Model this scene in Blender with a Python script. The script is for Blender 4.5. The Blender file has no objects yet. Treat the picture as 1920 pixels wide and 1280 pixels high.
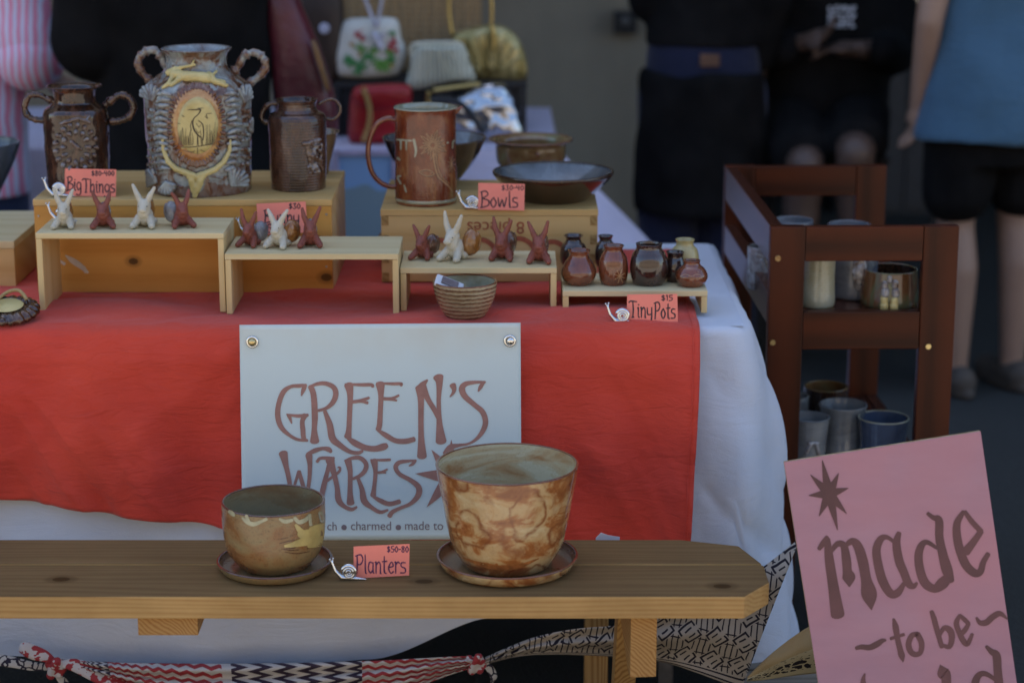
import bpy, bmesh, math, random
from mathutils import Vector, Matrix, noise as mnoise
R = math.radians
random.seed(7)
scene = bpy.context.scene
COL = scene.collection
class _Later:                      # objects join the scene together at the end (keeps every mesh build fast)
    def __init__(s): s.q = []; s.objects = s
    def link(s, o): s.q.append(o)
LATER = _Later()
# ------------------------------------------------------------------ camera
CAMZ, PITCH, FPX = 1.61, R(14.0), 4000.0
cd = bpy.data.cameras.new('camera'); cam = bpy.data.objects.new('camera', cd); COL.objects.link(cam)
cam.location = (0, 0, CAMZ); cam.rotation_euler = (R(90) - PITCH, 0, 0)
cd.sensor_width = 36.0; cd.lens = FPX / 1920 * 36; cd.clip_start = 0.05; cd.clip_end = 500
cd.dof.use_dof = True; cd.dof.focus_distance = 3.48; cd.dof.aperture_fstop = 2.7
scene.camera = cam
# ------------------------------------------------------------------ sky, sun, exposure
SUN_EL, SUN_ROT = R(66), R(-18)
w = bpy.data.worlds.new('World'); scene.world = w; w.use_nodes = True
wn = w.node_tree; sky = wn.nodes.new('ShaderNodeTexSky'); sky.sky_type = 'NISHITA'
sky.sun_disc = False; sky.sun_elevation = SUN_EL; sky.sun_rotation = SUN_ROT
sky.air_density = 1.0; sky.dust_density = 0.8; sky.ozone_density = 1.0
bg = wn.nodes['Background']; bg.inputs[1].default_value = 0.12
wn.links.new(sky.outputs[0], bg.inputs[0])
sl = bpy.data.lights.new('sun', 'SUN'); sl.energy = 4.6; sl.angle = R(0.53); sl.color = (1, .93, .82)
sun = bpy.data.objects.new('sun', sl); COL.objects.link(sun)
sdir = Vector((math.sin(SUN_ROT) * math.cos(SUN_EL), math.cos(SUN_ROT) * math.cos(SUN_EL), math.sin(SUN_EL)))
sun.rotation_euler = sdir.to_track_quat('Z', 'Y').to_euler()
vs = scene.view_settings; vs.view_transform = 'Standard'; vs.look = 'None'; vs.exposure = 1.48; vs.gamma = 1.0
vs.use_curve_mapping = False
scene.render.engine = 'CYCLES'
scene.cycles.use_denoising = True
scene.cycles.max_bounces = 6; scene.cycles.diffuse_bounces = 4; scene.cycles.glossy_bounces = 3
scene.cycles.caustics_reflective = False; scene.cycles.caustics_refractive = False
# ------------------------------------------------------------------ survey helpers: photo pixel -> place on a known plane
FW = Vector((0, math.cos(PITCH), -math.sin(PITCH))); UPV = Vector((0, math.sin(PITCH), math.cos(PITCH)))
CAMP = Vector((0, 0, CAMZ))
def ray(px, py): return FW + Vector(((px - 960) / FPX, 0, 0)) - UPV * ((py - 640) / FPX)
def at_z(px, py, z):
    d = ray(px, py); return CAMP + d * ((z - CAMZ) / d.z)
def at_y(px, py, y):
    d = ray(px, py); return CAMP + d * (y / d.y)
def mpp(p): return (p - CAMP).dot(FW) / FPX          # metres per photo pixel at a place
def on_plane(px, py, p0, n):
    d = ray(px, py); return CAMP + d * ((p0 - CAMP).dot(n) / d.dot(n))
# ------------------------------------------------------------------ object helpers
def tag(o, label=None, cat=None, group=None, kind=None):
    if label: o['label'] = label
    if cat: o['category'] = cat
    if group: o['group'] = group
    if kind: o['kind'] = kind
    return o
def empty(name, loc, rz=0, label=None, cat=None, group=None):
    o = bpy.data.objects.new(name, None); LATER.objects.link(o); o.location = loc; o.rotation_euler = (0, 0, rz)
    o.empty_display_size = .02
    return tag(o, label, cat, group)
def link(name, me, m=None, parent=None, loc=None, smooth=True):
    if m is not None and not me.materials: me.materials.append(m)
    if smooth: me.polygons.foreach_set('use_smooth', [True] * len(me.polygons))
    o = bpy.data.objects.new(name, me); LATER.objects.link(o)
    if parent is not None: o.parent = parent
    if loc is not None: o.location = loc
    return o
def mesh_from(verts, faces, name='m', uvs=None):
    me = bpy.data.meshes.new(name); me.from_pydata([tuple(v) for v in verts], [], faces)
    if uvs is not None:
        ul = me.uv_layers.new(name='UVMap')
        for lp in me.loops: ul.data[lp.index].uv = uvs[lp.vertex_index]
    me.update(); return me
def bm_obj(name, bm, m=None, parent=None, loc=None, smooth=True):
    me = bpy.data.meshes.new(name); bm.to_mesh(me); bm.free(); return link(name, me, m, parent, loc, smooth)
def copy_tree(o, parent=None):
    c = o.copy(); LATER.objects.link(c); c.parent = parent
    for ch in list(o.children): copy_tree(ch, c)
    return c
def box(name, c, s, m, parent=None, bev=.0015, rot=None):
    bm = bmesh.new(); bmesh.ops.create_cube(bm, size=1)
    for v in bm.verts: v.co = Vector((v.co.x * s[0], v.co.y * s[1], v.co.z * s[2]))
    if bev: bmesh.ops.bevel(bm, geom=bm.edges[:], offset=bev, segments=2, affect='EDGES', profile=.6)
    o = bm_obj(name, bm, m, parent, c, smooth=False)
    if rot: o.rotation_euler = rot
    return o
def prism(name, pts, axis, t0, t1, m, parent=None, loc=None, bev=.001):
    """closed 2D outline extruded along an axis ('x','y','z')"""
    bm = bmesh.new()
    def mk(p, t):
        if axis == 'z': return (p[0], p[1], t)
        if axis == 'y': return (p[0], t, p[1])
        return (t, p[0], p[1])
    a = [bm.verts.new(mk(p, t0)) for p in pts]; b = [bm.verts.new(mk(p, t1)) for p in pts]
    n = len(pts); bm.faces.new(a); bm.faces.new(b[::-1])
    for i in range(n): bm.faces.new((a[i], b[i], b[(i + 1) % n], a[(i + 1) % n]))
    bmesh.ops.recalc_face_normals(bm, faces=bm.faces)
    if bev: bmesh.ops.bevel(bm, geom=bm.edges[:], offset=bev, segments=2, affect='EDGES', profile=.6)
    return bm_obj(name, bm, m, parent, loc, smooth=False)
def cat_rom(pts, n=6, closed=False):
    P = [tuple(p) for p in pts]; out = []; L = len(P)
    rng = range(L if closed else L - 1)
    for i in rng:
        p0 = P[(i - 1) % L] if (closed or i > 0) else P[0]
        p1 = P[i]; p2 = P[(i + 1) % L]
        p3 = P[(i + 2) % L] if (closed or i + 2 < L) else P[-1]
        for k in range(n):
            t = k / n
            out.append(tuple(.5 * (2 * b + (c - a) * t + (2 * a - 5 * b + 4 * c - d) * t * t + (3 * b - a - 3 * c + d) * t ** 3)
                             for a, b, c, d in zip(p0, p1, p2, p3)))
    if not closed: out.append(P[-1])
    return out
def lathe_mesh(prof, seg=56, wob=0.0, seed=0, cap0=False, cap1=False, rug=0.0):
    vs_, fs = [], []
    for (r, z) in prof:
        for k in range(seg):
            a = 2 * math.pi * k / seg
            q = r * (1 + wob * mnoise.noise(Vector((math.cos(a) * 1.3 + seed, math.sin(a) * 1.3, z * 14)))) if wob else r
            if rug:
                pn = Vector((math.cos(a) * r, math.sin(a) * r, z)); q += rug * (mnoise.noise(pn * 55 + Vector((seed, 0, 0))) + .6 * (1 - 2 * abs(mnoise.noise(pn * 95 + Vector((0, seed, 0))))))
            vs_.append((q * math.cos(a), q * math.sin(a), z))
    for i in range(len(prof) - 1):
        for k in range(seg):
            k2 = (k + 1) % seg
            fs.append((i * seg + k, i * seg + k2, (i + 1) * seg + k2, (i + 1) * seg + k))
    if cap0: fs.append(tuple(range(seg))[::-1])
    if cap1: fs.append(tuple((len(prof) - 1) * seg + k for k in range(seg)))
    return mesh_from(vs_, fs)
def tube_mesh(pts, rad, seg=10, flat=1.0, closed=False, caps=True):
    """pts 3D list, rad float or list"""
    P = [Vector(p) for p in pts]; n = len(P); rs = rad if isinstance(rad, (list, tuple)) else [rad] * n
    vs_, fs = [], []
    T0 = (P[1] - P[0]).normalized(); nrm = T0.orthogonal().normalized()
    for i in range(n):
        if closed: T = (P[(i + 1) % n] - P[i - 1])
        else: T = P[min(i + 1, n - 1)] - P[max(i - 1, 0)]
        T.normalize() if T.length > 0 else None
        nrm = (nrm - T * nrm.dot(T)).normalized(); b = T.cross(nrm)
        for k in range(seg):
            a = 2 * math.pi * k / seg
            vs_.append(P[i] + (nrm * math.cos(a) + b * math.sin(a) * flat) * rs[i])
    for i in range(n if closed else n - 1):
        j = (i + 1) % n
        for k in range(seg):
            k2 = (k + 1) % seg; fs.append((i * seg + k, i * seg + k2, j * seg + k2, j * seg + k))
    if caps and not closed:
        fs.append(tuple(range(seg))[::-1]); fs.append(tuple((n - 1) * seg + k for k in range(seg)))
    return mesh_from(vs_, fs)
def cap_into(bm, p0, r0, p1, r1, seg=12):
    p0 = Vector(p0); p1 = Vector(p1); d = p1 - p0; L = d.length
    z = d.normalized() if L > 1e-6 else Vector((0, 0, 1)); x = z.orthogonal().normalized(); y = z.cross(x)
    prof = [(r0 * math.sin(t), -r0 * math.cos(t)) for t in [i * math.pi / 10 for i in range(1, 6)]] + \
           [(r1 * math.cos(t), L + r1 * math.sin(t)) for t in [i * math.pi / 10 for i in range(0, 5)]]
    rings = [[bm.verts.new(p0 + z * h + (x * math.cos(2 * math.pi * k / seg) + y * math.sin(2 * math.pi * k / seg)) * r) for k in range(seg)] for r, h in prof]
    a = bm.verts.new(p0 - z * r0); b = bm.verts.new(p0 + z * (L + r1))
    for i in range(len(rings) - 1):
        for k in range(seg): bm.faces.new((rings[i][k], rings[i][(k + 1) % seg], rings[i + 1][(k + 1) % seg], rings[i + 1][k]))
    for k in range(seg):
        bm.faces.new((a, rings[0][(k + 1) % seg], rings[0][k])); bm.faces.new((b, rings[-1][k], rings[-1][(k + 1) % seg]))
def ell_into(bm, c, rad, rot=None):
    M = Matrix.Translation(Vector(c)) @ (rot if rot else Matrix.Identity(4)) @ Matrix.Diagonal((*rad, 1))
    bmesh.ops.create_uvsphere(bm, u_segments=18, v_segments=12, radius=1, matrix=M)
def loft_into(bm, rings, seg=28):
    """rings: (cx,cy,z,rx,ry); closed solid"""
    L = []
    for (cx, cy, z, rx, ry) in rings:
        L.append([bm.verts.new((cx + rx * math.cos(2 * math.pi * k / seg), cy + ry * math.sin(2 * math.pi * k / seg), z)) for k in range(seg)])
    for i in range(len(L) - 1):
        for k in range(seg): bm.faces.new((L[i][k], L[i][(k + 1) % seg], L[i + 1][(k + 1) % seg], L[i + 1][k]))
    bm.faces.new(L[0][::-1]); bm.faces.new(L[-1])
def blob(name, shapes, voxel, m, parent=None, loc=None, smooth=4, rough=0.0, rscale=8.0, seed=0.0):
    """one continuous surface grown over overlapping tapered limbs / ellipsoids / lofts"""
    bm = bmesh.new()
    for s in shapes:
        if s[0] == 'e': ell_into(bm, *s[1:])
        elif s[0] == 'l': loft_into(bm, s[1])
        else: cap_into(bm, *s)
    me = bpy.data.meshes.new(name); bm.to_mesh(me); bm.free()
    t = bpy.data.objects.new('tmp', me); COL.objects.link(t)
    md = t.modifiers.new('r', 'REMESH'); md.mode = 'VOXEL'; md.voxel_size = voxel; md.adaptivity = 0
    if smooth:
        sm = t.modifiers.new('s', 'SMOOTH'); sm.iterations = smooth; sm.factor = .5
    dg = bpy.context.evaluated_depsgraph_get(); ev = t.evaluated_get(dg)
    out = bpy.data.meshes.new_from_object(ev); bpy.data.objects.remove(t); bpy.data.meshes.remove(me)
    if rough:
        out.update(); nv = len(out.vertices); cs = [0.0] * (nv * 3); ns = [0.0] * (nv * 3)
        out.vertices.foreach_get('co', cs); out.vertex_normals.foreach_get('vector', ns); sd = Vector((seed, seed * 2, 0))
        for i in range(0, nv * 3, 3):
            n = mnoise.noise(Vector(cs[i:i + 3]) * rscale + sd) * rough
            cs[i] += ns[i] * n; cs[i + 1] += ns[i + 1] * n; cs[i + 2] += ns[i + 2] * n
        out.vertices.foreach_set('co', cs); out.update()
    out.materials.clear(); out.name = name
    return link(name, out, m, parent, loc)
def sheet(name, fn, nu, nv, m, parent=None, thick=0.0):
    vs_, uv, fs = [], [], []
    for j in range(nv + 1):
        for i in range(nu + 1):
            vs_.append(fn(i / nu, j / nv)); uv.append((i / nu, j / nv))
    for j in range(nv):
        for i in range(nu):
            a = j * (nu + 1) + i; fs.append((a, a + 1, a + nu + 2, a + nu + 1))
    o = link(name, mesh_from(vs_, fs, name, uv), m, parent)
    if thick:
        s = o.modifiers.new('t', 'SOLIDIFY'); s.thickness = thick; s.offset = 0
    return o
def ribbons(name, strokes, mapfn, m, parent=None, n=5, lift=0.0, straight=False):
    """strokes: lists of (x,y,halfwidth) in drawing units; mapfn(x,y,h)->Vector"""
    vs_, fs = [], []
    for si, st in enumerate(strokes):
        P = list(st) if (straight or len(st) < 3) else cat_rom(st, n)
        h = lift + si * 6e-6; base = len(vs_); L = len(P)
        for i, (x, y, hw) in enumerate(P):
            a = P[max(i - 1, 0)]; b = P[min(i + 1, L - 1)]
            dx, dy = b[0] - a[0], b[1] - a[1]; q = math.hypot(dx, dy) or 1; nx, ny = -dy / q, dx / q
            vs_.append(mapfn(x + nx * hw, y + ny * hw, h)); vs_.append(mapfn(x - nx * hw, y - ny * hw, h))
        for i in range(L - 1): fs.append((base + 2 * i, base + 2 * i + 1, base + 2 * i + 3, base + 2 * i + 2))
        for e, sg in ((0, -1), (L - 1, 1)):          # rounded ends
            x, y, hw = P[e]; o = P[1] if e == 0 else P[L - 2]
            dx, dy = x - o[0], y - o[1]; q = math.hypot(dx, dy) or 1; dx /= q; dy /= q
            if hw < 1e-6: continue
            ids = []
            for k in range(7):
                t = -math.pi / 2 + math.pi * k / 6
                ids.append(len(vs_)); vs_.append(mapfn(x + hw * (dx * math.cos(t) * .6 - dy * math.sin(t)), y + hw * (dy * math.cos(t) * .6 + dx * math.sin(t)), h))
            fs.append(tuple(ids))
    return link(name, mesh_from(vs_, fs, name), m, parent, smooth=False)
# ------------------------------------------------------------------ node helpers
class NT:
    def __init__(s, name, rough=.6, metal=0, coat=0, spec=.5):
        s.m = bpy.data.materials.new(name); s.m.use_nodes = True; s.nt = s.m.node_tree
        s.b = s.nt.nodes['Principled BSDF']; s.set('Roughness', rough); s.set('Metallic', metal)
        s.set('Coat Weight', coat); s.set('Coat Roughness', .08); s.set('Specular IOR Level', spec)
    def set(s, k, v):
        i = s.b.inputs[k]
        if hasattr(v, 'links'): s.nt.links.new(v, i)
        else: i.default_value = (*v, 1) if isinstance(v, tuple) and len(v) == 3 else v
        return s
    def n(s, t, **kw):
        x = s.nt.nodes.new(t)
        for k, v in kw.items(): setattr(x, k, v)
        return x
    def inp(s, sock, v):
        if hasattr(v, 'links'): s.nt.links.new(v, sock)
        else: sock.default_value = (*v, 1) if (isinstance(v, tuple) and len(v) == 3 and sock.type == 'RGBA') else v
    def coord(s, kind='Object', scale=(1, 1, 1), loc=(0, 0, 0), rot=(0, 0, 0), vary=0):
        c = s.n('ShaderNodeTexCoord').outputs[kind]
        if vary:
            oi = s.n('ShaderNodeObjectInfo'); mu = s.n('ShaderNodeVectorMath', operation='SCALE')
            s.inp(mu.inputs[0], (vary, vary * .7, vary * 1.3)); s.inp(mu.inputs['Scale'], oi.outputs['Random'])
            ad = s.n('ShaderNodeVectorMath', operation='ADD'); s.inp(ad.inputs[0], c); s.inp(ad.inputs[1], mu.outputs[0]); c = ad.outputs[0]
        mp = s.n('ShaderNodeMapping'); s.inp(mp.inputs[0], c)
        mp.inputs['Location'].default_value = loc; mp.inputs['Rotation'].default_value = rot; mp.inputs['Scale'].default_value = scale
        return mp.outputs[0]
    def noise(s, vec, scale=5, detail=4, rough=.55, dist=0, color=False):
        x = s.n('ShaderNodeTexNoise'); s.inp(x.inputs['Vector'], vec)
        for k, v in (('Scale', scale), ('Detail', detail), ('Roughness', rough), ('Distortion', dist)): x.inputs[k].default_value = v
        return x.outputs['Color' if color else 'Fac']
    def vor(s, vec, scale=5, feat='F1', out='Distance'):
        x = s.n('ShaderNodeTexVoronoi', feature=feat); s.inp(x.inputs['Vector'], vec); x.inputs['Scale'].default_value = scale
        return x.outputs[out]
    def wave(s, vec, scale=5, kind='BANDS', d='Z', dist=0, detail=2, dscale=1):
        x = s.n('ShaderNodeTexWave', wave_type=kind)
        if kind == 'BANDS': x.bands_direction = d
        else: x.rings_direction = d
        s.inp(x.inputs['Vector'], vec)
        for k, v in (('Scale', scale), ('Distortion', dist), ('Detail', detail), ('Detail Scale', dscale)): x.inputs[k].default_value = v
        return x.outputs['Fac']
    def ramp(s, fac, stops, const=False):
        x = s.n('ShaderNodeValToRGB'); s.inp(x.inputs[0], fac); e = x.color_ramp.elements
        if const: x.color_ramp.interpolation = 'CONSTANT'
        while len(e) < len(stops): e.new(.5)
        for el, (p, c) in zip(e, stops):
            el.position = p; el.color = (*c, 1) if isinstance(c, tuple) else (c, c, c, 1)
        return x.outputs[0]
    def mix(s, fac, a, b, mode='MIX'):
        x = s.n('ShaderNodeMix', data_type='RGBA', blend_type=mode)
        s.inp(x.inputs[0], fac); s.inp(x.inputs[6], a); s.inp(x.inputs[7], b); return x.outputs[2]
    def math(s, op, a, b=0.0, c=0.0):
        x = s.n('ShaderNodeMath', operation=op); s.inp(x.inputs[0], a); s.inp(x.inputs[1], b); s.inp(x.inputs[2], c); return x.outputs[0]
    def sep(s, vec):
        x = s.n('ShaderNodeSeparateXYZ'); s.inp(x.inputs[0], vec); return x.outputs
    def add(s, a, b):
        x = s.n('ShaderNodeVectorMath', operation='ADD'); s.inp(x.inputs[0], a); s.inp(x.inputs[1], b); return x.outputs[0]
    def bump(s, h, strength=.3, dist=.002):
        x = s.n('ShaderNodeBump'); x.inputs['Strength'].default_value = strength; x.inputs['Distance'].default_value = dist
        s.inp(x.inputs['Height'], h); s.nt.links.new(x.outputs[0], s.b.inputs['Normal']); return s
    def col(s, v): return s.set('Base Color', v)
def plain(name, c, rough=.6, metal=0, var=.25, scale=30, coat=0, bump=0.0):
    k = NT(name, rough, metal, coat); f = k.noise(k.coord(vary=3), scale, 4)
    k.col(k.ramp(f, [(.3, tuple(x * (1 - var) for x in c)), (.7, tuple(min(1, x * (1 + var)) for x in c))]))
    if bump: k.bump(f, .4, bump)
    return k.m
def wood(name, light, dark, axis='X', rings=16, rough=.6, knots=(), grey=None, dirt=.25, stretch=.06, off=.05, fineamt=.35, spec=.22):
    k = NT(name, rough, 0, 0, spec); c = k.coord(vary=.6)
    s = [1, 1, 1]; s['XYZ'.index(axis)] = stretch
    mp = k.n('ShaderNodeMapping'); k.inp(mp.inputs[0], c); mp.inputs['Scale'].default_value = s
    o = [off, off, off * 1.4]; o['XYZ'.index(axis)] = 0; mp.inputs['Location'].default_value = o
    v = mp.outputs[0]; dn = k.noise(v, 9, 3, color=True)
    sc = k.n('ShaderNodeVectorMath', operation='SCALE'); k.inp(sc.inputs[0], dn); sc.inputs['Scale'].default_value = .06
    v2 = k.add(v, sc.outputs[0]); kn = None
    oc = k.n('ShaderNodeTexCoord').outputs['Object']
    for (x, y, z, r) in knots:
        d = k.n('ShaderNodeVectorMath', operation='SUBTRACT'); k.inp(d.inputs[0], oc); d.inputs[1].default_value = (x, y, z)
        sx = k.n('ShaderNodeVectorMath', operation='MULTIPLY'); k.inp(sx.inputs[0], d.outputs[0]); sx.inputs[1].default_value = (.7, 1, 1) if axis == 'X' else (1, .55, 1)
        ln = k.n('ShaderNodeVectorMath', operation='LENGTH'); k.inp(ln.inputs[0], sx.outputs[0])
        g = k.math('DIVIDE', ln.outputs['Value'], r)
        kk = k.ramp(g, [(0, 1.0), (.42, .95), (.5, .45), (.75, .3), (1, 0)])
        kn = kk if kn is None else k.math('MAXIMUM', kn, kk)
    f = k.wave(v2, rings, 'RINGS', axis, 1.2, 3, 1.5)
    fine = k.noise(v, 160, 3, .6)
    f = k.math('ADD', k.math('MULTIPLY', f, 1 - fineamt), k.math('MULTIPLY', fine, fineamt))
    colr = k.ramp(f, [(.2, light), (.62, tuple((a * .6 + b * .4) for a, b in zip(light, dark))), (.9, dark)])
    dn2 = k.noise(c, 5, 5, .6); colr = k.mix(k.ramp(dn2, [(.35, 0.0), (.75, dirt)]), colr, tuple(x * .45 for x in dark))
    if grey:
        ge = k.n('ShaderNodeNewGeometry'); nz = k.sep(ge.outputs['Normal'])[2]
        g2 = k.mix(f, grey, tuple(x * .62 for x in grey))
        pat = k.ramp(k.noise(c, 3.5, 4), [(.25, .75), (.7, 1.0)])
        colr = k.mix(k.math('MULTIPLY', k.ramp(nz, [(.6, 0.0), (.9, 1.0)]), pat), colr, g2)
    if kn is not None: colr = k.mix(kn, colr, tuple(x * .18 for x in dark))
    k.col(colr); k.bump(f, .12, .0006); return k.m
def glaze(name, stops, scale=(16, 16, 7), rings=0, rough=.18, ringcol=None, rim=None, speck=.2, bumpd=.0008, nscale=1.0, coat=.5, point=None, bands=(), ringamp=.35, loops=None):
    """fired glaze: cloudy colour drift, throwing rings, brown where it breaks over edges"""
    k = NT(name, rough, 0, coat); oc = k.coord(vary=2.0); v = k.coord(scale=scale, vary=2.0)
    f = k.noise(v, nscale, 5, .6, .6); c = k.ramp(f, stops)
    sp = k.noise(oc, 260, 2); c = k.mix(k.ramp(sp, [(.55, 0.0), (.75, speck)]), c, tuple(x * .35 for x in stops[0][1]))
    if loops:            # brushed slip loops and smears
        lv = k.add(k.coord(scale=(15, 15, 13)), k.noise(k.coord(scale=(9, 9, 9)), 1.5, 3, color=True)); vd = k.vor(lv, 1.0)
        rg = k.math('ADD', k.ramp(vd, [(.34, 0.0), (.43, 1.0), (.5, 0.0)]), k.math('MULTIPLY', k.ramp(vd, [(.62, 0.0), (.8, 1.0)]), .7))
        c = k.mix(k.math('MULTIPLY', rg, k.ramp(k.noise(k.coord(scale=(20, 20, 40)), 1.6, 5, .7), [(.32, 0.0), (.52, 1.0)])), c, loops)
    h = k.math('MULTIPLY', f, .35)
    if rings:
        rw = k.wave(k.coord(), rings, 'BANDS', 'Z', 1.6, 2, 3)
        if ringcol: c = k.mix(k.math('MULTIPLY', k.ramp(rw, [(.5, 0.0), (.75, .95)]), k.ramp(k.noise(v, 1.7, 3), [(.3, .25), (.6, 1.0)])), c, ringcol)
        h = k.math('ADD', h, k.math('MULTIPLY', rw, ringamp))
    z = k.sep(k.n('ShaderNodeTexCoord').outputs['Object'])[2]
    wob = k.math('MULTIPLY', k.math('SUBTRACT', k.noise(k.coord(scale=(26, 26, 4)), 1.6, 4), .5), .05)
    for (z0, z1, colr, amt) in bands:            # dipped bands with a running edge
        zz = k.math('ADD', z, wob)
        msk = k.math('MULTIPLY', k.math('GREATER_THAN', zz, z0), k.math('LESS_THAN', zz, z1))
        c = k.mix(k.math('MULTIPLY', msk, amt), c, colr)
    if point:
        ge = k.n('ShaderNodeNewGeometry'); c = k.mix(k.ramp(ge.outputs['Pointiness'], [(.44, 0.9), (.5, .12), (.52, 0.0), (.56, .55)]), c, point)
    k.col(c); k.bump(h, .5, bumpd)
    k.set('Roughness', k.ramp(f, [(.3, rough * .7), (.7, min(1, rough * 1.5))])); return k.m
# ================================================================== SETTING
def asphalt():
    k = NT('asphalt', .9, 0, 0, .15); c = k.coord()
    k.col(k.mix(k.ramp(k.noise(c, 1.2, 4), [(.3, 0.0), (.7, 1.0)]), k.ramp(k.vor(c, 160), [(0, (.03, .03, .027)), (1, (.065, .066, .06))]), (.045, .046, .042)))
    k.bump(k.vor(c, 160), .5, .004); return k.m
def quad(name, x0, x1, y0, y1, z, m):
    return tag(link(name, mesh_from([(x0, y0, z), (x1, y0, z), (x1, y1, z), (x0, y1, z)], [(0, 1, 2, 3)], name), m, smooth=False), kind='structure')
quad('ground', -120, 120, -120, 120, 0, asphalt())
k = NT('pale_paving', .8); c = k.coord()
k.col(k.ramp(k.noise(c, 2, 5), [(.3, (.22, .195, .16)), (.7, (.29, .26, .22))])); k.bump(k.noise(c, 80, 3), .3, .003)
quad('pavement', -60, 60, -40, 2.62, .006, k.m)
def wall_mat():
    k = NT('stained_concrete', .8); c = k.coord()
    a = k.ramp(k.noise(c, 1.6, 6, .65), [(.25, (.19, .16, .115)), (.75, (.27, .235, .17))])
    st = k.noise(k.coord(scale=(2.5, 2.5, .35)), 1.5, 5)
    k.col(k.mix(k.ramp(st, [(.5, 0.0), (.8, .5)]), a, (.12, .10, .07))); k.bump(k.noise(c, 40, 5), .35, .004); return k.m
WM = wall_mat(); WY = 7.6; OPX = .55
bw = empty('market_building', (0, WY, 0), 0, 'tall grey concrete building with dark open bay behind the market stall', 'building')
def bpart(n, x0, x1, y0, y1, z0, z1, m, bev=.004): return box(n, ((x0 + x1) / 2, (y0 + y1) / 2 - WY, (z0 + z1) / 2), (x1 - x0, y1 - y0, z1 - z0), m, bw, bev)
bpart('wall', -25, OPX, WY, WY + .4, 0, 3.0, WM); bpart('wall', 6.2, 25, WY, WY + .4, 0, 3.0, WM)
bpart('wall', -25, 25, WY + .003, WY + .4, 3.0, 12.0, WM)
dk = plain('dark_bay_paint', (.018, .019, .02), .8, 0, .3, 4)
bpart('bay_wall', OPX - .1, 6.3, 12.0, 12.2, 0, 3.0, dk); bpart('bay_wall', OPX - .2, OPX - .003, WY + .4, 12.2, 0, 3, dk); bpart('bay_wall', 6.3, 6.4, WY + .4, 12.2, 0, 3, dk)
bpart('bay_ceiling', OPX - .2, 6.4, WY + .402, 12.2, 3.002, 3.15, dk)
cano = plain('added_canopy_underside', (.13, .12, .11), .8, 0, .2, 3)
bpart('added_canopy', -25, 25, 6.05, WY - .002, 2.75, 2.95, cano, .01)  # unseen canopy, added to keep the background dark
for x in (-4.2, 4.6): bpart('added_canopy_post', x - .06, x + .06, 6.15, 6.27, 0, 2.748, plain('post_paint', (.12, .12, .11), .5))
# sunlit facade across the street: the warm light in the jars' reflections comes from it
fbm = NT('sunlit_stucco', .85); cc_ = fbm.coord(); fbm.col(fbm.ramp(fbm.noise(cc_, .6, 5), [(.3, (.42, .33, .23)), (.7, (.55, .45, .33))]))
fb_ = tag(empty('facing_building', (0, -15, 0)), kind='structure')
box('wall', (0, 0, 3.6), (70, 1, 7.2), fbm.m, fb_, .01)
for i in range(12):
    for z_ in (1.5, 4.9): box('window', (-24 + i * 4.4, .52, z_), (1.5, .12, 1.9), plain('window_dark', (.03, .035, .04), .2) if i == 0 and z_ < 2 else bpy.data.materials['window_dark'], fb_, .01)
# electrical box on the wall
p = at_y(1171, 40, WY); s = mpp(p)
ob = empty('outlet_box', p, 0, 'small dark square outlet box on the concrete wall', 'outlet box')
box('casing', (0, -.03, 0), (44 * s, .055, 42 * s), plain('outlet_casing', (.012, .012, .012), .5), ob, .006)
bm = bmesh.new(); bmesh.ops.create_cone(bm, cap_ends=True, segments=20, radius1=.016, radius2=.014, depth=.012, matrix=Matrix.Translation((0, -.063, .004)) @ Matrix.Rotation(R(90), 4, 'X'))
bm_obj('knob', bm, plain('outlet_knob', (.09, .085, .08), .4), ob)
# ================================================================== DISPLAY TABLE AND CLOTHS
TZ = .75
TF = at_z(960, 615, TZ).y; TB = 4.27; TR = .41; TL = -1.42
tbl = empty('folding_table', ((TL + TR) / 2, (TF + TB) / 2, 0), 0, 'long folding table hidden under the white cloth and red runner', 'table')
pm = plain('table_plastic', (.55, .55, .53), .5); lm = plain('table_leg_steel', (.2, .2, .21), .4, .8)
tw, td = TR - TL - .02, TB - TF - .02
box('tabletop', (0, 0, TZ - .03), (tw, td, .045), pm, tbl, .006)
for sx in (-1, 1):
    for sy in (-1, 1): box('leg', (sx * (tw / 2 - .12), sy * (td / 2 - .08), (TZ - .053) / 2), (.028, .028, TZ - .054), lm, tbl, .004)
def cloth_mat(name, c, var=.12, rough=.85, weave=900, warm=None, crease=.5, cs=(9, 9, 30)):
    k = NT(name, rough, 0, 0, .2); co = k.coord(); f = k.noise(co, 6, 4)
    a = k.ramp(f, [(.3, tuple(x * (1 - var) for x in c)), (.7, tuple(min(1, x * (1 + var)) for x in c))])
    cr = k.noise(k.coord(scale=cs, rot=(0, .6, 0)), 1.5, 6, .6, 1.6)
    if warm: a = k.mix(k.ramp(k.noise(co, 3, 3), [(.45, 0.0), (.75, .5)]), a, warm)
    k.col(a); k.set('Sheen Weight', .15)
    k.bump(k.math('ADD', k.math('MULTIPLY', cr, crease), k.math('MULTIPLY', k.noise(co, weave, 1), .06)), .8, .012); return k.m
WHITE = cloth_mat('white_linen', (.56, .60, .68), .05, crease=.32, cs=(5, 5, 12))
RED = cloth_mat('red_crinkle_cotton', (.60, .056, .034), .10, warm=(.62, .078, .032))
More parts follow.
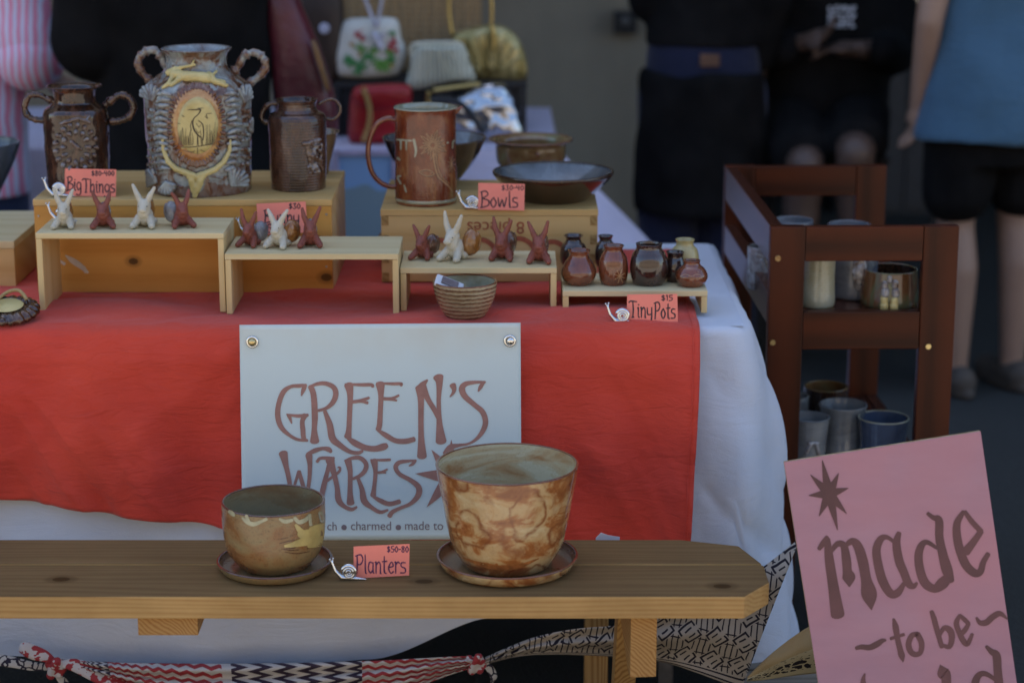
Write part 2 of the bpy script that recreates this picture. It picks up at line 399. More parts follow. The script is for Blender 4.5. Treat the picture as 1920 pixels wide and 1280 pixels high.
# white cloth: top plus a hanging skirt that flares out round the right corner
CR = .05
def perim(s):        # s in metres along front edge then round the right corner and back along the side
    Lf = TR - CR - TL
    if s <= Lf: return Vector((TL + s, TF, 0)), Vector((0, -1, 0))
    s -= Lf; La = CR * math.pi / 2
    if s <= La:
        a = s / CR; return Vector((TR - CR + CR * math.sin(a), TF + CR - CR * math.cos(a), 0)), Vector((math.sin(a), -math.cos(a), 0))
    return Vector((TR, TF + CR + s - La, 0)), Vector((1, 0, 0))
LEN = (TR - CR - TL) + CR * math.pi / 2 + (TB - TF - CR)
def lerp_tab(tab, x, lin=False):
    if x <= tab[0][0]: return tab[0][1]
    for (a, b), (c_, d) in zip(tab, tab[1:]):
        if x <= c_:
            t = (x - a) / (c_ - a); t = t if lin else t * t * (3 - 2 * t); return b + (d - b) * t
    return tab[-1][1]
HEM = [(-1.4, .16), (-.86, .15), (-.5, .12), (-.25, .145), (-.02, .225), (.1, .34), (.28, .36), (.38, .22), (.44, .12), (.6, .11)]
def skirt(u, v):
    s = u * LEN; b, n = perim(s); x = b.x + (0 if n.x < .5 else .03 * n.x)
    hem = lerp_tab(HEM, b.x) if n.x < .3 else .12
    d = v * (TZ - hem); 
    side = n.x
    fl = .012 * (1 - math.exp(-d / .10)) + d * .012 + side * (.006 * (1 - math.exp(-d / .04)) + .165 * .5 * (1 - math.exp(-d / .5)))
    fold = math.sin(s * 23 + 1.1 * math.sin(s * 7)) * .006 * min(1, d / .25) * (1 + 2.6 * max(0, side)) + mnoise.noise(Vector((s * 4, d * 3, 3))) * .008 * min(1, d / .2) + (.019 * mnoise.noise(Vector((s * 9 + d * 3.5, d * 2.2, 7))) - .012 * (1 - abs(mnoise.noise(Vector((s * 11 - d * 5, d * 3, 2))))) ** 4) * min(1, d / .12) * max(0, min(1, (b.x - .30) / .05))
    cx = math.exp(-((s - (TR - CR - TL + .03)) / .10) ** 2); fold += cx * .012 * min(1, d / .2) + side * .012 * math.sin(s * 70 + d * 6) * min(1, d / .3)
    r = .012; dr = min(d, r * 1.57); out = r * math.sin(dr / r) if d < r * 1.57 else r
    z = TZ - (r * (1 - math.cos(dr / r))) - max(0, d - r * 1.57)
    return Vector((b.x, b.y, z + .001)) + n * (out - r + fl + fold)
wc = empty('white_tablecloth', ((TL + TR) / 2, TF, 0), 0, 'long white linen cloth covering the display table under the red runner', 'tablecloth')
def rel(fn, o): return lambda u, v: fn(u, v) - Vector(o.location)
sheet('skirt', rel(skirt, wc), 260, 60, WHITE, wc)
def wtop(u, v):
    x = TL + u * (TR - .012 - TL); y = TF + .012 + v * (TB - TF - .012)
    ex = max(0, (x - (TR - .06)) / .05) ; 
    return Vector((x, y, TZ + .001 + .0012 * mnoise.noise(Vector((x * 6, y * 6, 0)))))
sheet('top_cloth', rel(wtop, wc), 80, 40, WHITE, wc)
box('back_skirt', ((TL + TR) / 2 - wc.location.x, TB + .004 - TF, .42), (TR - TL, .003, .655), WHITE, wc, 0)
# red runner
RXR = at_z(1306, 600, TZ).x
RHEM = [(-1.3, .44), (-.875, .447), (-.75, .432), (-.6, .408), (-.5, .394), (-.3, .378), (.0, .36), (.12, .355), (.3, .352), (.34, .352)]
RB = 4.19
fl_len = RB - TF
def red_fn(u, v):
    x = -1.3 + u * (RXR + 1.3)
    hem = lerp_tab(RHEM, x, True) + .002 * math.sin(x * 31); tot = fl_len + (TZ - hem); t = v * tot
    wr = mnoise.noise(Vector((x * 5, t * 9, 5))) * .006 + mnoise.noise(Vector((x * 14, t * 20, 9))) * .0022 + (1 - abs(mnoise.noise(Vector((x * 6 + t * 7, t * 4 - x * 3, 1))))) ** 6 * .004
    if t < fl_len:
        y = RB - t
        lump = max(0, mnoise.noise(Vector((x * 3.3 + 4, y * 7, 2)))) * .022 * (1 if y > 3.62 else max(0, (y - 3.5) / .12)) 
        return Vector((x, y, TZ + .0045 + abs(wr) * .6 + lump))
    d = t - fl_len; r = .016; dr = min(d, r * 1.57)
    out = r * math.sin(dr / r) if d < r * 1.57 else r
    z = TZ + .0045 - r * (1 - math.cos(dr / r)) - max(0, d - r * 1.57)
    fl = .012 * (1 - math.exp(-d / .10)) + d * .022
    wild = max(0, min(1, (-.50 - x) / .12)) + .6 * max(0, min(1, (x - .05) / .08))
    fold = (.007 * math.sin(x * 19 + 2) + .006 * math.sin(x * 41 + d * 5)) * min(1, d / .2) + wild * min(1, d / .12) * (.022 * mnoise.noise(Vector((x * 11 - d * 6, d * 2.5 + x * 3, 4))) + .010 * (1 - abs(mnoise.noise(Vector((x * 16 - d * 10, d * 4, 8))))) ** 5) + wr * min(1, d / .05) + .014 * math.exp(-((x - RXR) / .06) ** 2) * min(1, d / .1)
    xx = x - (.012 * d / .3) * max(0, 1 - (RXR - x) / .15)
    return Vector((xx, TF - (out - r) - fl - fold - .012 - .022 * min(1, d / .06), z))
rc = empty('red_table_runner', (-.5, TF, 0), 0, 'crinkled brick red cloth laid over the white tablecloth', 'table runner')
sheet('fabric', rel(red_fn, rc), 200, 130, RED, rc, .0015)
# stitched hem line along the right edge
hp = [red_fn(1 - .012 / (RXR + 1.3), v / 60) + Vector((0, -.0015, .0012)) - Vector(rc.location) for v in range(61)]
link('hem_seam', tube_mesh(hp, .0011, 6), RED, rc)
# ================================================================== BENCH
BZ = .45
BF = at_z(960, 1118, BZ).y; BB = at_z(960, 1011, BZ).y; BM = at_z(960, 1058, BZ).y
BRX = at_z(1447, 1105, BZ).x; BT = .036; BLX = -1.05
bench = empty('wooden_bench', (0, (BF + BB) / 2, 0), 0, 'weathered plank bench with cut corners carrying the two planters', 'bench')
by0 = (BF + BB) / 2
kn1 = at_z(115, 1085, BZ); kn2 = at_z(795, 1089, BZ); kn3 = at_z(1354, 1098, BZ)
PINE_B = wood('weathered_bench_pine', (.50, .315, .125), (.335, .175, .06), 'X', 38, .62, [(q.x - (BLX + BRX) / 2, q.y - (BF + BM) / 2, BT / 2, .021) for q in (kn1, kn2, kn3)], (.20, .12, .052), .5, fineamt=.6, spec=.06)
mx = (BLX + BRX) / 2
PINE_B2 = wood('weathered_bench_pine_back', (.50, .315, .125), (.335, .175, .06), 'X', 38, .62, (), (.20, .12, .052), .5, fineamt=.6, spec=.06)
def plank(x0, x1, y0, y1, cut_front, cut_back):
    yc = (y0 + y1) / 2
    pts = [(x0 - mx, y0 - yc)]
    pts += [(x1 - .045 - mx, y0 - yc), (x1 - mx, y0 + .062 - yc)] if cut_front else [(x1 - mx, y0 - yc)]
    pts += [(x1 - .028 - mx, y1 - .03 - yc), (x1 - .12 - mx, y1 - yc)] if cut_back else [(x1 - mx, y1 - yc)]
    pts += [(x0 - mx, y1 - yc)]
    return prism('plank', pts, 'z', -BT / 2, BT / 2, PINE_B if cut_front else PINE_B2, bench, (mx, yc - by0, BZ - BT / 2), .0025)
plank(BLX, BRX, BF, BM - .002, True, False); plank(BLX, BRX - .002, BM + .004, BB, False, True)
RAW = wood('raw_bench_pine', (.46, .26, .09), (.29, .13, .035), 'Y', 55, .65, off=.03)
p = at_y(257, 1160, BF + .012); q = at_y(371, 1196, BF + .012)
box('cleat', ((p.x + q.x) / 2, .006, BZ - BT - .0165), (q.x - p.x, BB - BF - .02, .033), RAW, bench, .001)
p = at_y(1172, 1160, BF + .03); q = at_y(1220, 1268, BF + .03); hx = (q.x + p.x) / 2
zb = q.z - (BZ - BT)
prism('bearer', [(BF + .03 - by0, 0), (BF + .03 - by0, zb), (BF + .055 - by0, zb), (BB - .03 - by0, 0)], 'x', -(q.x - p.x) / 2, (q.x - p.x) / 2, RAW, bench, (hx, 0, BZ - BT - .001), .0015).rotation_euler = (0, 0, R(5))
LEGW = wood('bench_leg_pine', (.42, .25, .09), (.24, .11, .03), 'Z', 50, .65)
lx = hx - (q.x - p.x) / 2 - .022
p2 = at_y(1095, 1270, BB - .06); q2 = at_y(1140, 1270, BB - .06)
for xx in (hx - .006, -.98):      # splayed legs
    for y_top, y_bot in ((BB - .09 - by0, BB + .16 - by0),) if xx > 0 else ((BB - .07 - by0, BB + .16 - by0), (BF + .05 - by0, BF - .1 - by0)):
        prism('leg', [(y_top - .035, 0), (y_top + .035, 0), (y_bot + .035, -(BZ - BT - .002)), (y_bot - .035, -(BZ - BT - .002))], 'x', -.018, .018, LEGW, bench, (xx, 0, BZ - BT - .001), .002)
tq_ = at_y(1117, 1250, 3.58)
for sx_ in (tq_.x, tq_.x - 1.1): box('trestle_leg', (sx_ - tbl.location.x, 3.58 - tbl.location.y, (TZ - .053) / 2), (.042, .05, TZ - .055), LEGW, tbl, .002)
box('bearer', (-.94, 0, BZ - BT - .046), (.04, BB - BF - .03, .09), RAW, bench, .0015)
# ================================================================== BOXES AND RISERS
PALE = wood('pale_riser_pine', (.66, .55, .32), (.57, .44, .22), 'X', 9, .5, dirt=.08, fineamt=.5)
PALEZ = wood('pale_riser_pine_upright', (.66, .51, .26), (.57, .40, .17), 'Z', 9, .5, dirt=.08, fineamt=.5)
def riser(x0, x1, yfront_px, top_px, back_px, label, thick=11):
    xc = (x0 + x1) / 2; F = at_z(xc, yfront_px, TZ); s = mpp(F); z0 = TZ + .0075
    T = at_y(xc, top_px, F.y); h = T.z - z0; B = at_z(xc, back_px, T.z); d = B.y - F.y
    s = mpp(T); X0 = (x0 - 960) * s; X1 = (x1 - 960) * s; t = thick * s
    r = empty('display_riser', ((X0 + X1) / 2, F.y + d / 2, z0), 0, label, 'riser', 'pale wooden display risers on the red cloth')
    W = X1 - X0
    box('shelf', (0, 0, h - t / 2), (W, d, t), PALE, r, .0012)
    for sx in (-1, 1):
        box('leg', (sx * (W / 2 - t / 2 - .0004), 0, (h - t) / 2), (t, d - .001, h - t - .0006), PALEZ, r, .001)
    return r, T.z, F.y, B.y
rA, zA, yA, yAb = riser(66, 419, 593, 437, 408, 'tallest pale riser at the left end holding four bunny snails', 11)
rB, zB, yB, yBb = riser(421, 747, 597, 476, 443, 'pale riser holding three bunny snails in front of the Bunny price card', 11)
rC, zC, yC, yCb = riser(750, 1044, 591, 502, 470, 'pale riser standing over the ringed bowl with four bunny snails', 11)
rD, zD, yD, yDb = riser(1055, 1327, 595, 545, 512, 'lowest pale riser with the tiny pots at the table corner', 11)
CRATE = wood('honey_crate_pine', (.62, .41, .17), (.52, .31, .10), 'X', 7, .5, dirt=.12, fineamt=.5)
def crate(x0, x1, bottom_px, top_px, back_px, label, knots=(), name='wooden_box', lid=.012, side_m=None):
    xc = (x0 + x1) / 2; F = at_z(xc, bottom_px, TZ); T = at_y(xc, top_px, F.y); B = at_z(xc, back_px, T.z)
    s = mpp(T); X0 = (x0 - 960) * s; X1 = (x1 - 960) * s; z0 = TZ + .0075; h = T.z - z0; d = B.y - F.y; W = X1 - X0
    r = empty(name, ((X0 + X1) / 2, F.y + d / 2, z0), 0, label, 'box')
    fm = CRATE
    if knots:
        kk = []
        for (kx, ky, kr) in knots:
            q = at_y(kx, ky, F.y); kk.append((q.x - r.location.x, -.006, q.z - z0 - (h - lid) / 2, kr))
        fm = wood('knotty_crate_pine', (.62, .32, .08), (.51, .23, .045), 'X', 6, .5, kk, dirt=.12, fineamt=.5)
    box('lid', (0, 0, h - lid / 2), (W, d, lid), PALE if lid > .013 else CRATE, r, .0012)
    box('front_board', (0, -d / 2 + .0065, (h - lid) / 2), (W - .002, .012, h - lid - .001), fm, r, .0008)
    box('back_board', (0, d / 2 - .0065, (h - lid) / 2), (W - .002, .012, h - lid - .001), CRATE, r, .0008)
    for sx in (-1, 1): box('side_board', (sx * (W / 2 - .008), 0, (h - lid) / 2), (.013, d - .027, h - lid - .001), CRATE, r, .0008)
    return r, T.z, F.y, B.y, h, W, d
bA, zBA, yBA, yBAb, hBA, wBA, dBA = crate(61, 622, 556, 374, 320, 'long honey pine box under the three big lidless jars', [(250, 490, .013), (612, 520, .015)])
bB, zBB, yBB, yBBb, hBB, wBB, dBB = crate(713, 1122, 536, 393, 337, 'printed pine box under the jug and the bowls')
bC, zBC, yBC, yBCb, hBC, wBC, dBC = crate(-190, 26, 545, 452, 395, 'short pine box under the grey bowl at the left edge', lid=.014)
steel = plain('nail_steel', (.35, .35, .36), .4, .9)
def disc(name, loc, r, m, parent, depth=.0015):
    bm = bmesh.new(); bmesh.ops.create_cone(bm, cap_ends=True, segments=16, radius1=r, radius2=r * .8, depth=depth, matrix=Matrix.Rotation(R(90), 4, 'X'))
    return bm_obj(name, bm, m, parent, loc, smooth=False)
for px, py in ((72, 405), (612, 402), (612, 500), (612, 545)):
    q = at_y(px, py, yBA - .0005); disc('nail', q - Vector(bA.location), .0022, steel, bA)
# white paint scuffs on the long box front
SC = plain('white_scuff', (.55, .5, .45), .7)
def mapA(x, y, h): return at_y(x, y, yBA - .0008 - h) - Vector(bA.location)
ribbons('scuff_mark', [[(123, 479, 1), (135, 488, 5), (150, 498, 5), (165, 511, 2)], [(100, 493, 1), (108, 500, 5), (104, 505, 2)], [(110, 487, 1), (121, 495, 3)], [(140, 488, 1), (157, 503, 4), (160, 512, 1)]], mapA, SC, bA)
# finger joints, red print and rope handle on box B
EG = wood('end_grain_pine', (.40, .25, .09), (.27, .14, .04), 'Y', 30, .6)
nf = 7; fh = (hBB - .012) / nf
for sx in (-1, 1):
    for i in range(nf):
        if i % 2 == 0: box('finger_joint', (sx * (wBB / 2 - .0085), -dBB / 2 + .0055, fh * (i + .5)), (.0125, .0122, fh * .97), EG, bB, .0004)
PRINT = plain('red_brown_print', (.33, .075, .03), .7, 0, .3, 120)
def text_mesh(txt, size):
    cu = bpy.data.curves.new('t', 'FONT'); cu.body = txt; cu.size = size; cu.resolution_u = 4
    t = bpy.data.objects.new('t', cu); COL.objects.link(t)
    dg = bpy.context.evaluated_depsgraph_get(); me = bpy.data.meshes.new_from_object(t.evaluated_get(dg)); bpy.data.objects.remove(t)
    xs = [v.co.x for v in me.vertices]; return me, min(xs), max(xs)
def front_text(txt, x0px, x1px, basepx, y, m, parent, name='lettering', flip=False, hscale=None):
    """text standing on an upright face at depth y between two photo columns"""
    me, a, b = text_mesh(txt, 1.0); P0 = at_y(x0px, basepx, y); P1 = at_y(x1px, basepx, y); k_ = (P1.x - P0.x) / (b - a)
    hk = hscale * mpp(P0) if hscale else k_
    for v in me.vertices:
        X = (v.co.x - a) * k_; Z = v.co.y * hk
        if flip: X = (b - a) * k_ - X; Z = -Z
        v.co = Vector((P0.x + X, y, P0.z + Z)) - Vector(parent.location)
    me.materials.clear(); return link(name, me, m, parent, smooth=False)
front_text('8 pieces', 876, 983, 416, yBB - .0008, PRINT, bB, 'printed_text', True)
def mapB(x, y, h): return at_y(x, y, yBB - .0009 - h) - Vector(bB.location)
def arc(cx, cy, rx, ry, a0, a1, hw, n=12): return [(cx + rx * math.cos(R(a0 + (a1 - a0) * i / n)), cy - ry * math.sin(R(a0 + (a1 - a0) * i / n)), hw) for i in range(n + 1)]
ribbons('printed_logo', [arc(900, 485, 32, 36, 10, 170, 4.5), arc(972, 485, 34, 38, 10, 170, 4.5), arc(1036, 485, 28, 32, 20, 170, 4.5), arc(824, 485, 30, 35, 10, 150, 4.5)], mapB, PRINT, bB)
hp = [Vector((-wBB / 2 - .003 - .016 * math.sin(math.pi * t / 10), -.045 + .09 * t / 10, hBB * .42 - .02 * math.sin(math.pi * t / 10))) for t in range(11)]
link('rope_handle', tube_mesh(hp, .006, 8), plain('rope', (.2, .14, .07), .9), bB)
# ================================================================== BANNER
BY = TF - .076
ban = empty('stall_banner', (at_y(712, 1000, BY).x, BY, at_y(712, 1008, BY).z), 0, 'white hanging stall banner lettered in brown art nouveau capitals', 'banner')
k = NT('banner_canvas', .75, 0, 0, .3); c = k.coord()
zz = k.sep(c)[2]
k.col(k.mix(k.ramp(k.math('MULTIPLY', k.ramp(zz, [(.24, 0.0), (.42, .75)]), k.noise(c, 7, 5)), [(.15, 0.0), (.6, .8)]), (.60, .70, .70), (.54, .47, .34)))
k.bump(k.noise(c, 400, 2), .15, .0008); BANM = k.m
TLb, TRb, BLb, BRb = (449, 609), (976, 605), (455, 1012), (978, 1010)
def ban_y(x, y): return BY - .0025 + .0035 * math.sin((x - 449) / 527 * 5.5) * ((1010 - y) / 400) ** .5 * .7 - .018 * max(0, ((y - 600) / 410)) if y < 1010 else BY - .0205
def ban_pt(x, y, h=0): return at_y(x, y, ban_y(x, y) - h)
def ban_fn(u, v):
    x0 = TLb[0] + (BLb[0] - TLb[0]) * v; x1 = TRb[0] + (BRb[0] - TRb[0]) * v
    x = x0 + (x1 - x0) * u; y = (TLb[1] + (TRb[1] - TLb[1]) * u) * (1 - v) + (BLb[1] + (BRb[1] - BLb[1]) * u) * v
    return ban_pt(x, y) - Vector(ban.location)
sheet('canvas', ban_fn, 60, 40, BANM, ban, .0008)
BROWN = plain('brown_ink', (.36, .185, .15), .75, 0, .12, 60)
Z = 3.1214
def bmap(x, y, h): return ban_pt(440 + x / Z, 600 + y / Z, .0011 + h) - Vector(ban.location)
G = [
 [(418, 380, 7), (380, 384, 10), (330, 388, 9), (285, 420, 13), (258, 490, 13), (252, 560, 14), (272, 625, 13), (320, 672, 9), (370, 698, 8), (426, 703, 7)], [(414, 380, 9), (402, 408, 11), (390, 442, 3)],
 [(424, 704, 6), (405, 692, 12), (399, 640, 13), (396, 590, 12), (412, 556, 14)], [(428, 555, 8), (370, 560, 9), (304, 551, 4)], [(318, 556, 12), (334, 604, 3)],
 [(444, 388, 14), (462, 440, 15), (469, 560, 16), (466, 640, 14), (468, 708, 24)], [(434, 392, 5), (480, 374, 9), (530, 370, 11), (578, 392, 13), (592, 432, 14), (575, 480, 13), (535, 515, 9), (482, 530, 7)],
 [(528, 534, 10), (556, 610, 16), (572, 690, 18), (612, 728, 15), (672, 768, 11), (722, 776, 10), (748, 764, 7)],
 [(668, 380, 24), (676, 440, 15), (672, 560, 13), (668, 640, 14), (662, 682, 19)], [(646, 374, 4), (740, 378, 9), (800, 378, 9), (808, 390, 8)], [(690, 478, 9), (740, 470, 9), (786, 454, 7)], [(690, 478, 9), (740, 474, 8), (778, 484, 8)],
 [(652, 680, 6), (700, 716, 16), (760, 744, 15), (820, 752, 15), (870, 740, 18), (888, 732, 14)],
 [(852, 374, 24), (856, 440, 14), (852, 540, 13), (848, 610, 14), (840, 640, 14)], [(830, 368, 4), (920, 372, 8), (974, 372, 8), (972, 382, 7)], [(866, 458, 8), (920, 458, 8), (960, 440, 6)], [(866, 460, 8), (910, 462, 8), (948, 470, 5)],
 [(832, 640, 5), (880, 670, 13), (940, 704, 13), (1000, 708, 14), (1050, 696, 13)],
 [(1084, 395, 24), (1090, 470, 16), (1090, 600, 14), (1092, 700, 16), (1096, 796, 25)], [(1066, 396, 6), (1100, 376, 14), (1128, 350, 5)], [(1098, 390, 22), (1130, 460, 14), (1172, 530, 13), (1202, 590, 12)],
 [(1192, 334, 27), (1198, 370, 17), (1194, 470, 11), (1198, 600, 15), (1208, 708, 28)],
 [(1276, 380, 17), (1284, 404, 12), (1278, 426, 8), (1260, 448, 3)],
 [(1466, 362, 6), (1400, 364, 9), (1350, 374, 13), (1330, 402, 16), (1348, 446, 15), (1405, 496, 13), (1450, 536, 14), (1468, 590, 14), (1456, 640, 13), (1420, 690, 9), (1370, 722, 6), (1310, 732, 9), (1262, 744, 15), (1228, 780, 10)], [(1456, 364, 9), (1438, 392, 10), (1426, 416, 4)],
 [(284, 778, 23), (300, 850, 14), (318, 930, 12), (330, 1020, 11)], [(332, 1040, 10), (352, 960, 7), (376, 884, 9)], [(376, 884, 10), (398, 960, 11), (418, 1040, 11)], [(420, 1040, 9), (436, 940, 10), (440, 850, 12), (434, 790, 18)],
 [(424, 784, 8), (470, 762, 12), (515, 750, 9), (550, 756, 13), (564, 770, 8)],
 [(482, 828, 8), (500, 808, 8), (540, 806, 9), (582, 806, 6)], [(566, 816, 18), (544, 880, 11), (524, 960, 14), (508, 1030, 14)], [(556, 816, 22), (582, 900, 14), (600, 980, 13), (608, 1050, 16), (640, 1088, 11), (684, 1106, 10), (714, 1092, 6)], [(532, 946, 7), (575, 914, 7), (612, 884, 7), (616, 862, 6), (604, 860, 4)],
 [(664, 826, 18), (676, 890, 13), (675, 1000, 13), (678, 1070, 20)], [(644, 822, 5), (690, 806, 9), (735, 806, 11), (768, 838, 12), (764, 876, 12), (735, 908, 10), (690, 928, 7)], [(722, 926, 9), (745, 990, 13), (758, 1056, 17), (800, 1094, 11), (850, 1122, 10), (896, 1110, 6)],
 [(816, 822, 19), (824, 890, 11), (816, 980, 11), (810, 1025, 15)], [(796, 816, 4), (860, 818, 7), (910, 816, 7)], [(826, 892, 7), (860, 888, 7), (893, 872, 5)], [(826, 892, 7), (860, 890, 6), (884, 892, 4)], [(800, 1024, 5), (850, 1054, 12), (905, 1074, 12), (965, 1060, 12)],
 [(1062, 820, 5), (1010, 824, 8), (962, 832, 11), (942, 860, 12), (965, 900, 11), (1030, 936, 12), (1076, 976, 15), (1074, 1024, 15), (1030, 1072, 10), (970, 1098, 9), (925, 1120, 11), (905, 1146, 12)], [(1056, 822, 8), (1040, 842, 8), (1020, 852, 3)]]
C0 = (1268, 915)
for tx, ty in ((1058, 897), (1152, 758), (1124, 1094), (1268, 1130), (1480, 930), (1268, 700), (1390, 770), (1400, 1080)):
    G.append([(tx, ty, .5), ((tx + C0[0]) / 2, (ty + C0[1]) / 2, 24), (C0[0], C0[1], 40)])
G = [[(x, y, w_ * 1.14) for x, y, w_ in s_] for s_ in G]
ribbons('title_lettering', G, bmap, BROWN, ban, 5)
GREYINK = plain('grey_brown_ink', (.21, .16, .17), .75, 0, .1, 60)
def ban_text(t, x0, x1, base):
    me, a, b = text_mesh(t, 1.0); s = (x1 - x0) / (b - a)
    for v in me.vertices: v.co = ban_pt(440 + (x0 + (v.co.x - a) * s) / Z, 600 + (base - v.co.y * s * 1.08) / Z, .0013) - Vector(ban.location)
    me.materials.clear(); return link('small_lettering', me, GREYINK, ban, smooth=False)
ban_text('ch', 542, 597, 1228); ban_text('charmed', 680, 915, 1227); ban_text('made to', 997, 1220, 1226)
for cx_ in (640, 958):
    me = mesh_from([bmap(cx_ + 16 * math.cos(i * math.pi / 8), 1212 + 16 * math.sin(i * math.pi / 8), .0003) for i in range(16)], [tuple(range(16))]); link('spiral_dot', me, GREYINK, ban, smooth=False)
BRASS = NT('brass', .3, 1).set('Base Color', (.62, .5, .25)).m; CHROME = NT('polished_steel', .16, 1).set('Base Color', (.78, .78, .76)).m
for i, (px, py) in enumerate(((473, 641), (956, 639))):
    q = ban_pt(px, py, .0015) - Vector(ban.location)
    me = tube_mesh([q + Vector((math.cos(t * math.pi / 12) * .0085, 0, math.sin(t * math.pi / 12) * .0085)) for t in range(24)], .0022, 8, closed=True); g = link('grommet', me, CHROME, ban)
    bm = bmesh.new(); bmesh.ops.create_uvsphere(bm, u_segments=14, v_segments=8, radius=.0062, matrix=Matrix.Translation(q + Vector((.0012 * i, -.0025, 0))) @ Matrix.Diagonal((1, .6, 1, 1)))
    bm_obj('pin_head', bm, BRASS if i == 0 else CHROME, ban)
# ================================================================== POTTERY
class Pot:
    """a wheel-thrown pot standing on height z0, sized from its outline: rings = (half width px, row px) from foot to rim"""
    def __init__(s, name, cx, by, z0, hwb, label, cat, group=None):
        P = at_z(cx, by, z0); r = hwb * mpp(P)
        for _ in range(3):
            Q = at_y(cx, by, P.y + r); s.s = ((P + Vector((0, r, 0))) - CAMP).dot(FW) / FPX; r = hwb * s.s
        s.y = P.y + r; s.cx = cx; s.z0 = z0; s.x = (cx - 960) * s.s
        s.o = empty(name, (s.x, s.y, z0), 0, label, cat, group); s.prof = None
    def zz(s, py): return at_y(s.cx, py, s.y).z - s.z0
    def body(s, rings, m, inm=None, t=4, rimm=None, rimr=None, seg=64, wob=.012, foot=None, name='body', smooth=5, rug=0.0):
        P = [(max(.0005, hw * s.s), max(0, s.zz(py)) if i else 0.0) for i, (hw, py) in enumerate(rings)]
        prof = cat_rom(P, smooth); s.prof = prof; T = t * s.s
        base = [(.0004, .0015), (P[0][0] * .8, .0015), (P[0][0] * .84, 0)]
        sd = s.cx * .13
        link(name, lathe_mesh(base + prof, seg, wob, sd, rug=rug), m, s.o)
        inn = [(max(.001, r - T * (1 if i > 2 else .8)), z) for i, (r, z) in enumerate(prof)]
        inn = [(r, z) for r, z in inn if z > T * 1.2]; inn = [(.0004, T * 1.2), (inn[0][0] * .8, T * 1.2)] + inn
        link('interior', lathe_mesh(inn[::-1], seg, wob, sd), inm or m, s.o)
        rr = rimr * s.s if rimr else T * .55; R0, z1 = prof[-1]
        k_ = R0 - T / 2
        rp = [(k_ + rr * 1.05 * math.cos(a * math.pi / 5), z1 + rr * .75 * math.sin(a * math.pi / 5)) for a in range(11)]
        link('rim', lathe_mesh(rp, seg, wob, sd), rimm or m, s.o)
        return s
    def rad(s, z):
        p = s.prof
        for (r0, z0), (r1, z1) in zip(p, p[1:]):
            if z0 <= z <= z1: return r0 + (r1 - r0) * ((z - z0) / max(1e-6, z1 - z0))
        return p[-1][0] if z > p[-1][1] else p[0][0]
    def surf(s, px, py, h=0.0):
        """point on the pot's front wall seen at a photo pixel (local), lifted h outwards"""
        y = s.y
        for _ in range(5):
            q = at_y(px, py, y); lx = q.x - s.x; z = max(0, q.z - s.z0); r = s.rad(z)
            lx = max(-r * .985, min(r * .985, lx)); y = s.y - math.sqrt(max(0, r * r - lx * lx))
        v = Vector((lx, y - s.y, z)); n = Vector((lx, y - s.y, 0)).normalized()
        return v + n * h
    def handle(s, pts, rad, m, name='handle', knob=0, seg=10, flat=1.0, dy=0.0):
        """loop through photo pixels in the plane of the pot's axis"""
        P = cat_rom([(px, py) for px, py in pts], 6); q = []
        for px, py in P:
            w_ = at_y(px, py, s.y + dy); q.append(Vector((w_.x - s.x, dy, w_.z - s.z0)))
        rs = [rad * s.s * (1 + knob * mnoise.noise(Vector((i * .9, s.cx, 0))) + (knob * .45 * math.exp(-((i % 9) - 4) ** 2 / 1.5))) for i in range(len(q))]
        return link(name, tube_mesh(q, rs, seg, flat), m, s.o)
    def relief(s, name, shapes, m, voxel=.0018, smooth=2, rough=0.0, parent=None):
        """shapes in photo pixels: ((px,py,rpx,lift),(px,py,rpx,lift)) limbs modelled on the wall"""
        L = []
        for (a, b) in shapes:
            L.append((s.surf(a[0], a[1], a[3] * s.s), a[2] * s.s, s.surf(b[0], b[1], b[3] * s.s), b[2] * s.s))
        return blob(name, L, voxel, m, parent or s.o, smooth=smooth, rough=rough, rscale=120)
    def draw(s, name, strokes, m, lift=.0006, n=4, parent=None):
        return ribbons(name, strokes, lambda x, y, h: s.surf(x, y, lift + h), m, parent or s.o, n)
CREAM = glaze('buff_slip', [(.3, (.44, .34, .12)), (.7, (.60, .50, .22))], (30, 30, 30), rough=.45, speck=.12, coat=.1)
INK = plain('dark_incised_line', (.035, .022, .014), .6)
# ---------------------------------------------------- big jar
BIG = glaze('blue_brown_ash_glaze', [(.30, (.06, .02, .009)), (.45, (.14, .075, .045)), (.54, (.23, .25, .24)), (.75, (.33, .39, .39))], (24, 24, 20), rough=.2, point=(.10, .03, .012), bumpd=.0026, nscale=1.6, bands=((.262, .32, (.13, .045, .02), .7), (-.02, .02, (.12, .04, .018), .7)))
BLUE = glaze('pale_blue_glaze', [(.3, (.11, .05, .03)), (.47, (.25, .27, .265)), (.75, (.38, .44, .45))], (30, 30, 20), rough=.2, point=(.10, .03, .012), bumpd=.0014)
J = Pot('storage_jar', 377, 371, zBA, 92, 'large blue and brown jar with heron medallion, hare and horned skull', 'jar', 'sculpted jars on the long pine box')
J.body([(90, 361), (93, 350), (95, 300), (97, 250), (99, 200), (99, 175), (94, 158), (76, 143), (60, 131), (56, 118), (56, 106), (60, 97), (65, 91)], BIG, BLUE, 4, BLUE, seg=150, wob=.018, smooth=9, rug=.0011)
J.handle([(322, 140), (312, 128), (303, 108), (288, 94), (268, 100), (259, 118), (268, 138), (284, 152), (296, 156)], 7.4, BIG, knob=.7)
J.handle([(432, 140), (446, 126), (458, 105), (478, 99), (494, 110), (497, 128), (484, 145), (466, 156)], 7.4, BIG, knob=.7)
def el(cx, cy, rx, ry, n=36): return [(cx + rx * math.sin(2 * math.pi * i / n), cy - ry * math.cos(2 * math.pi * i / n)) for i in range(n)]
OX, OY = 369, 234
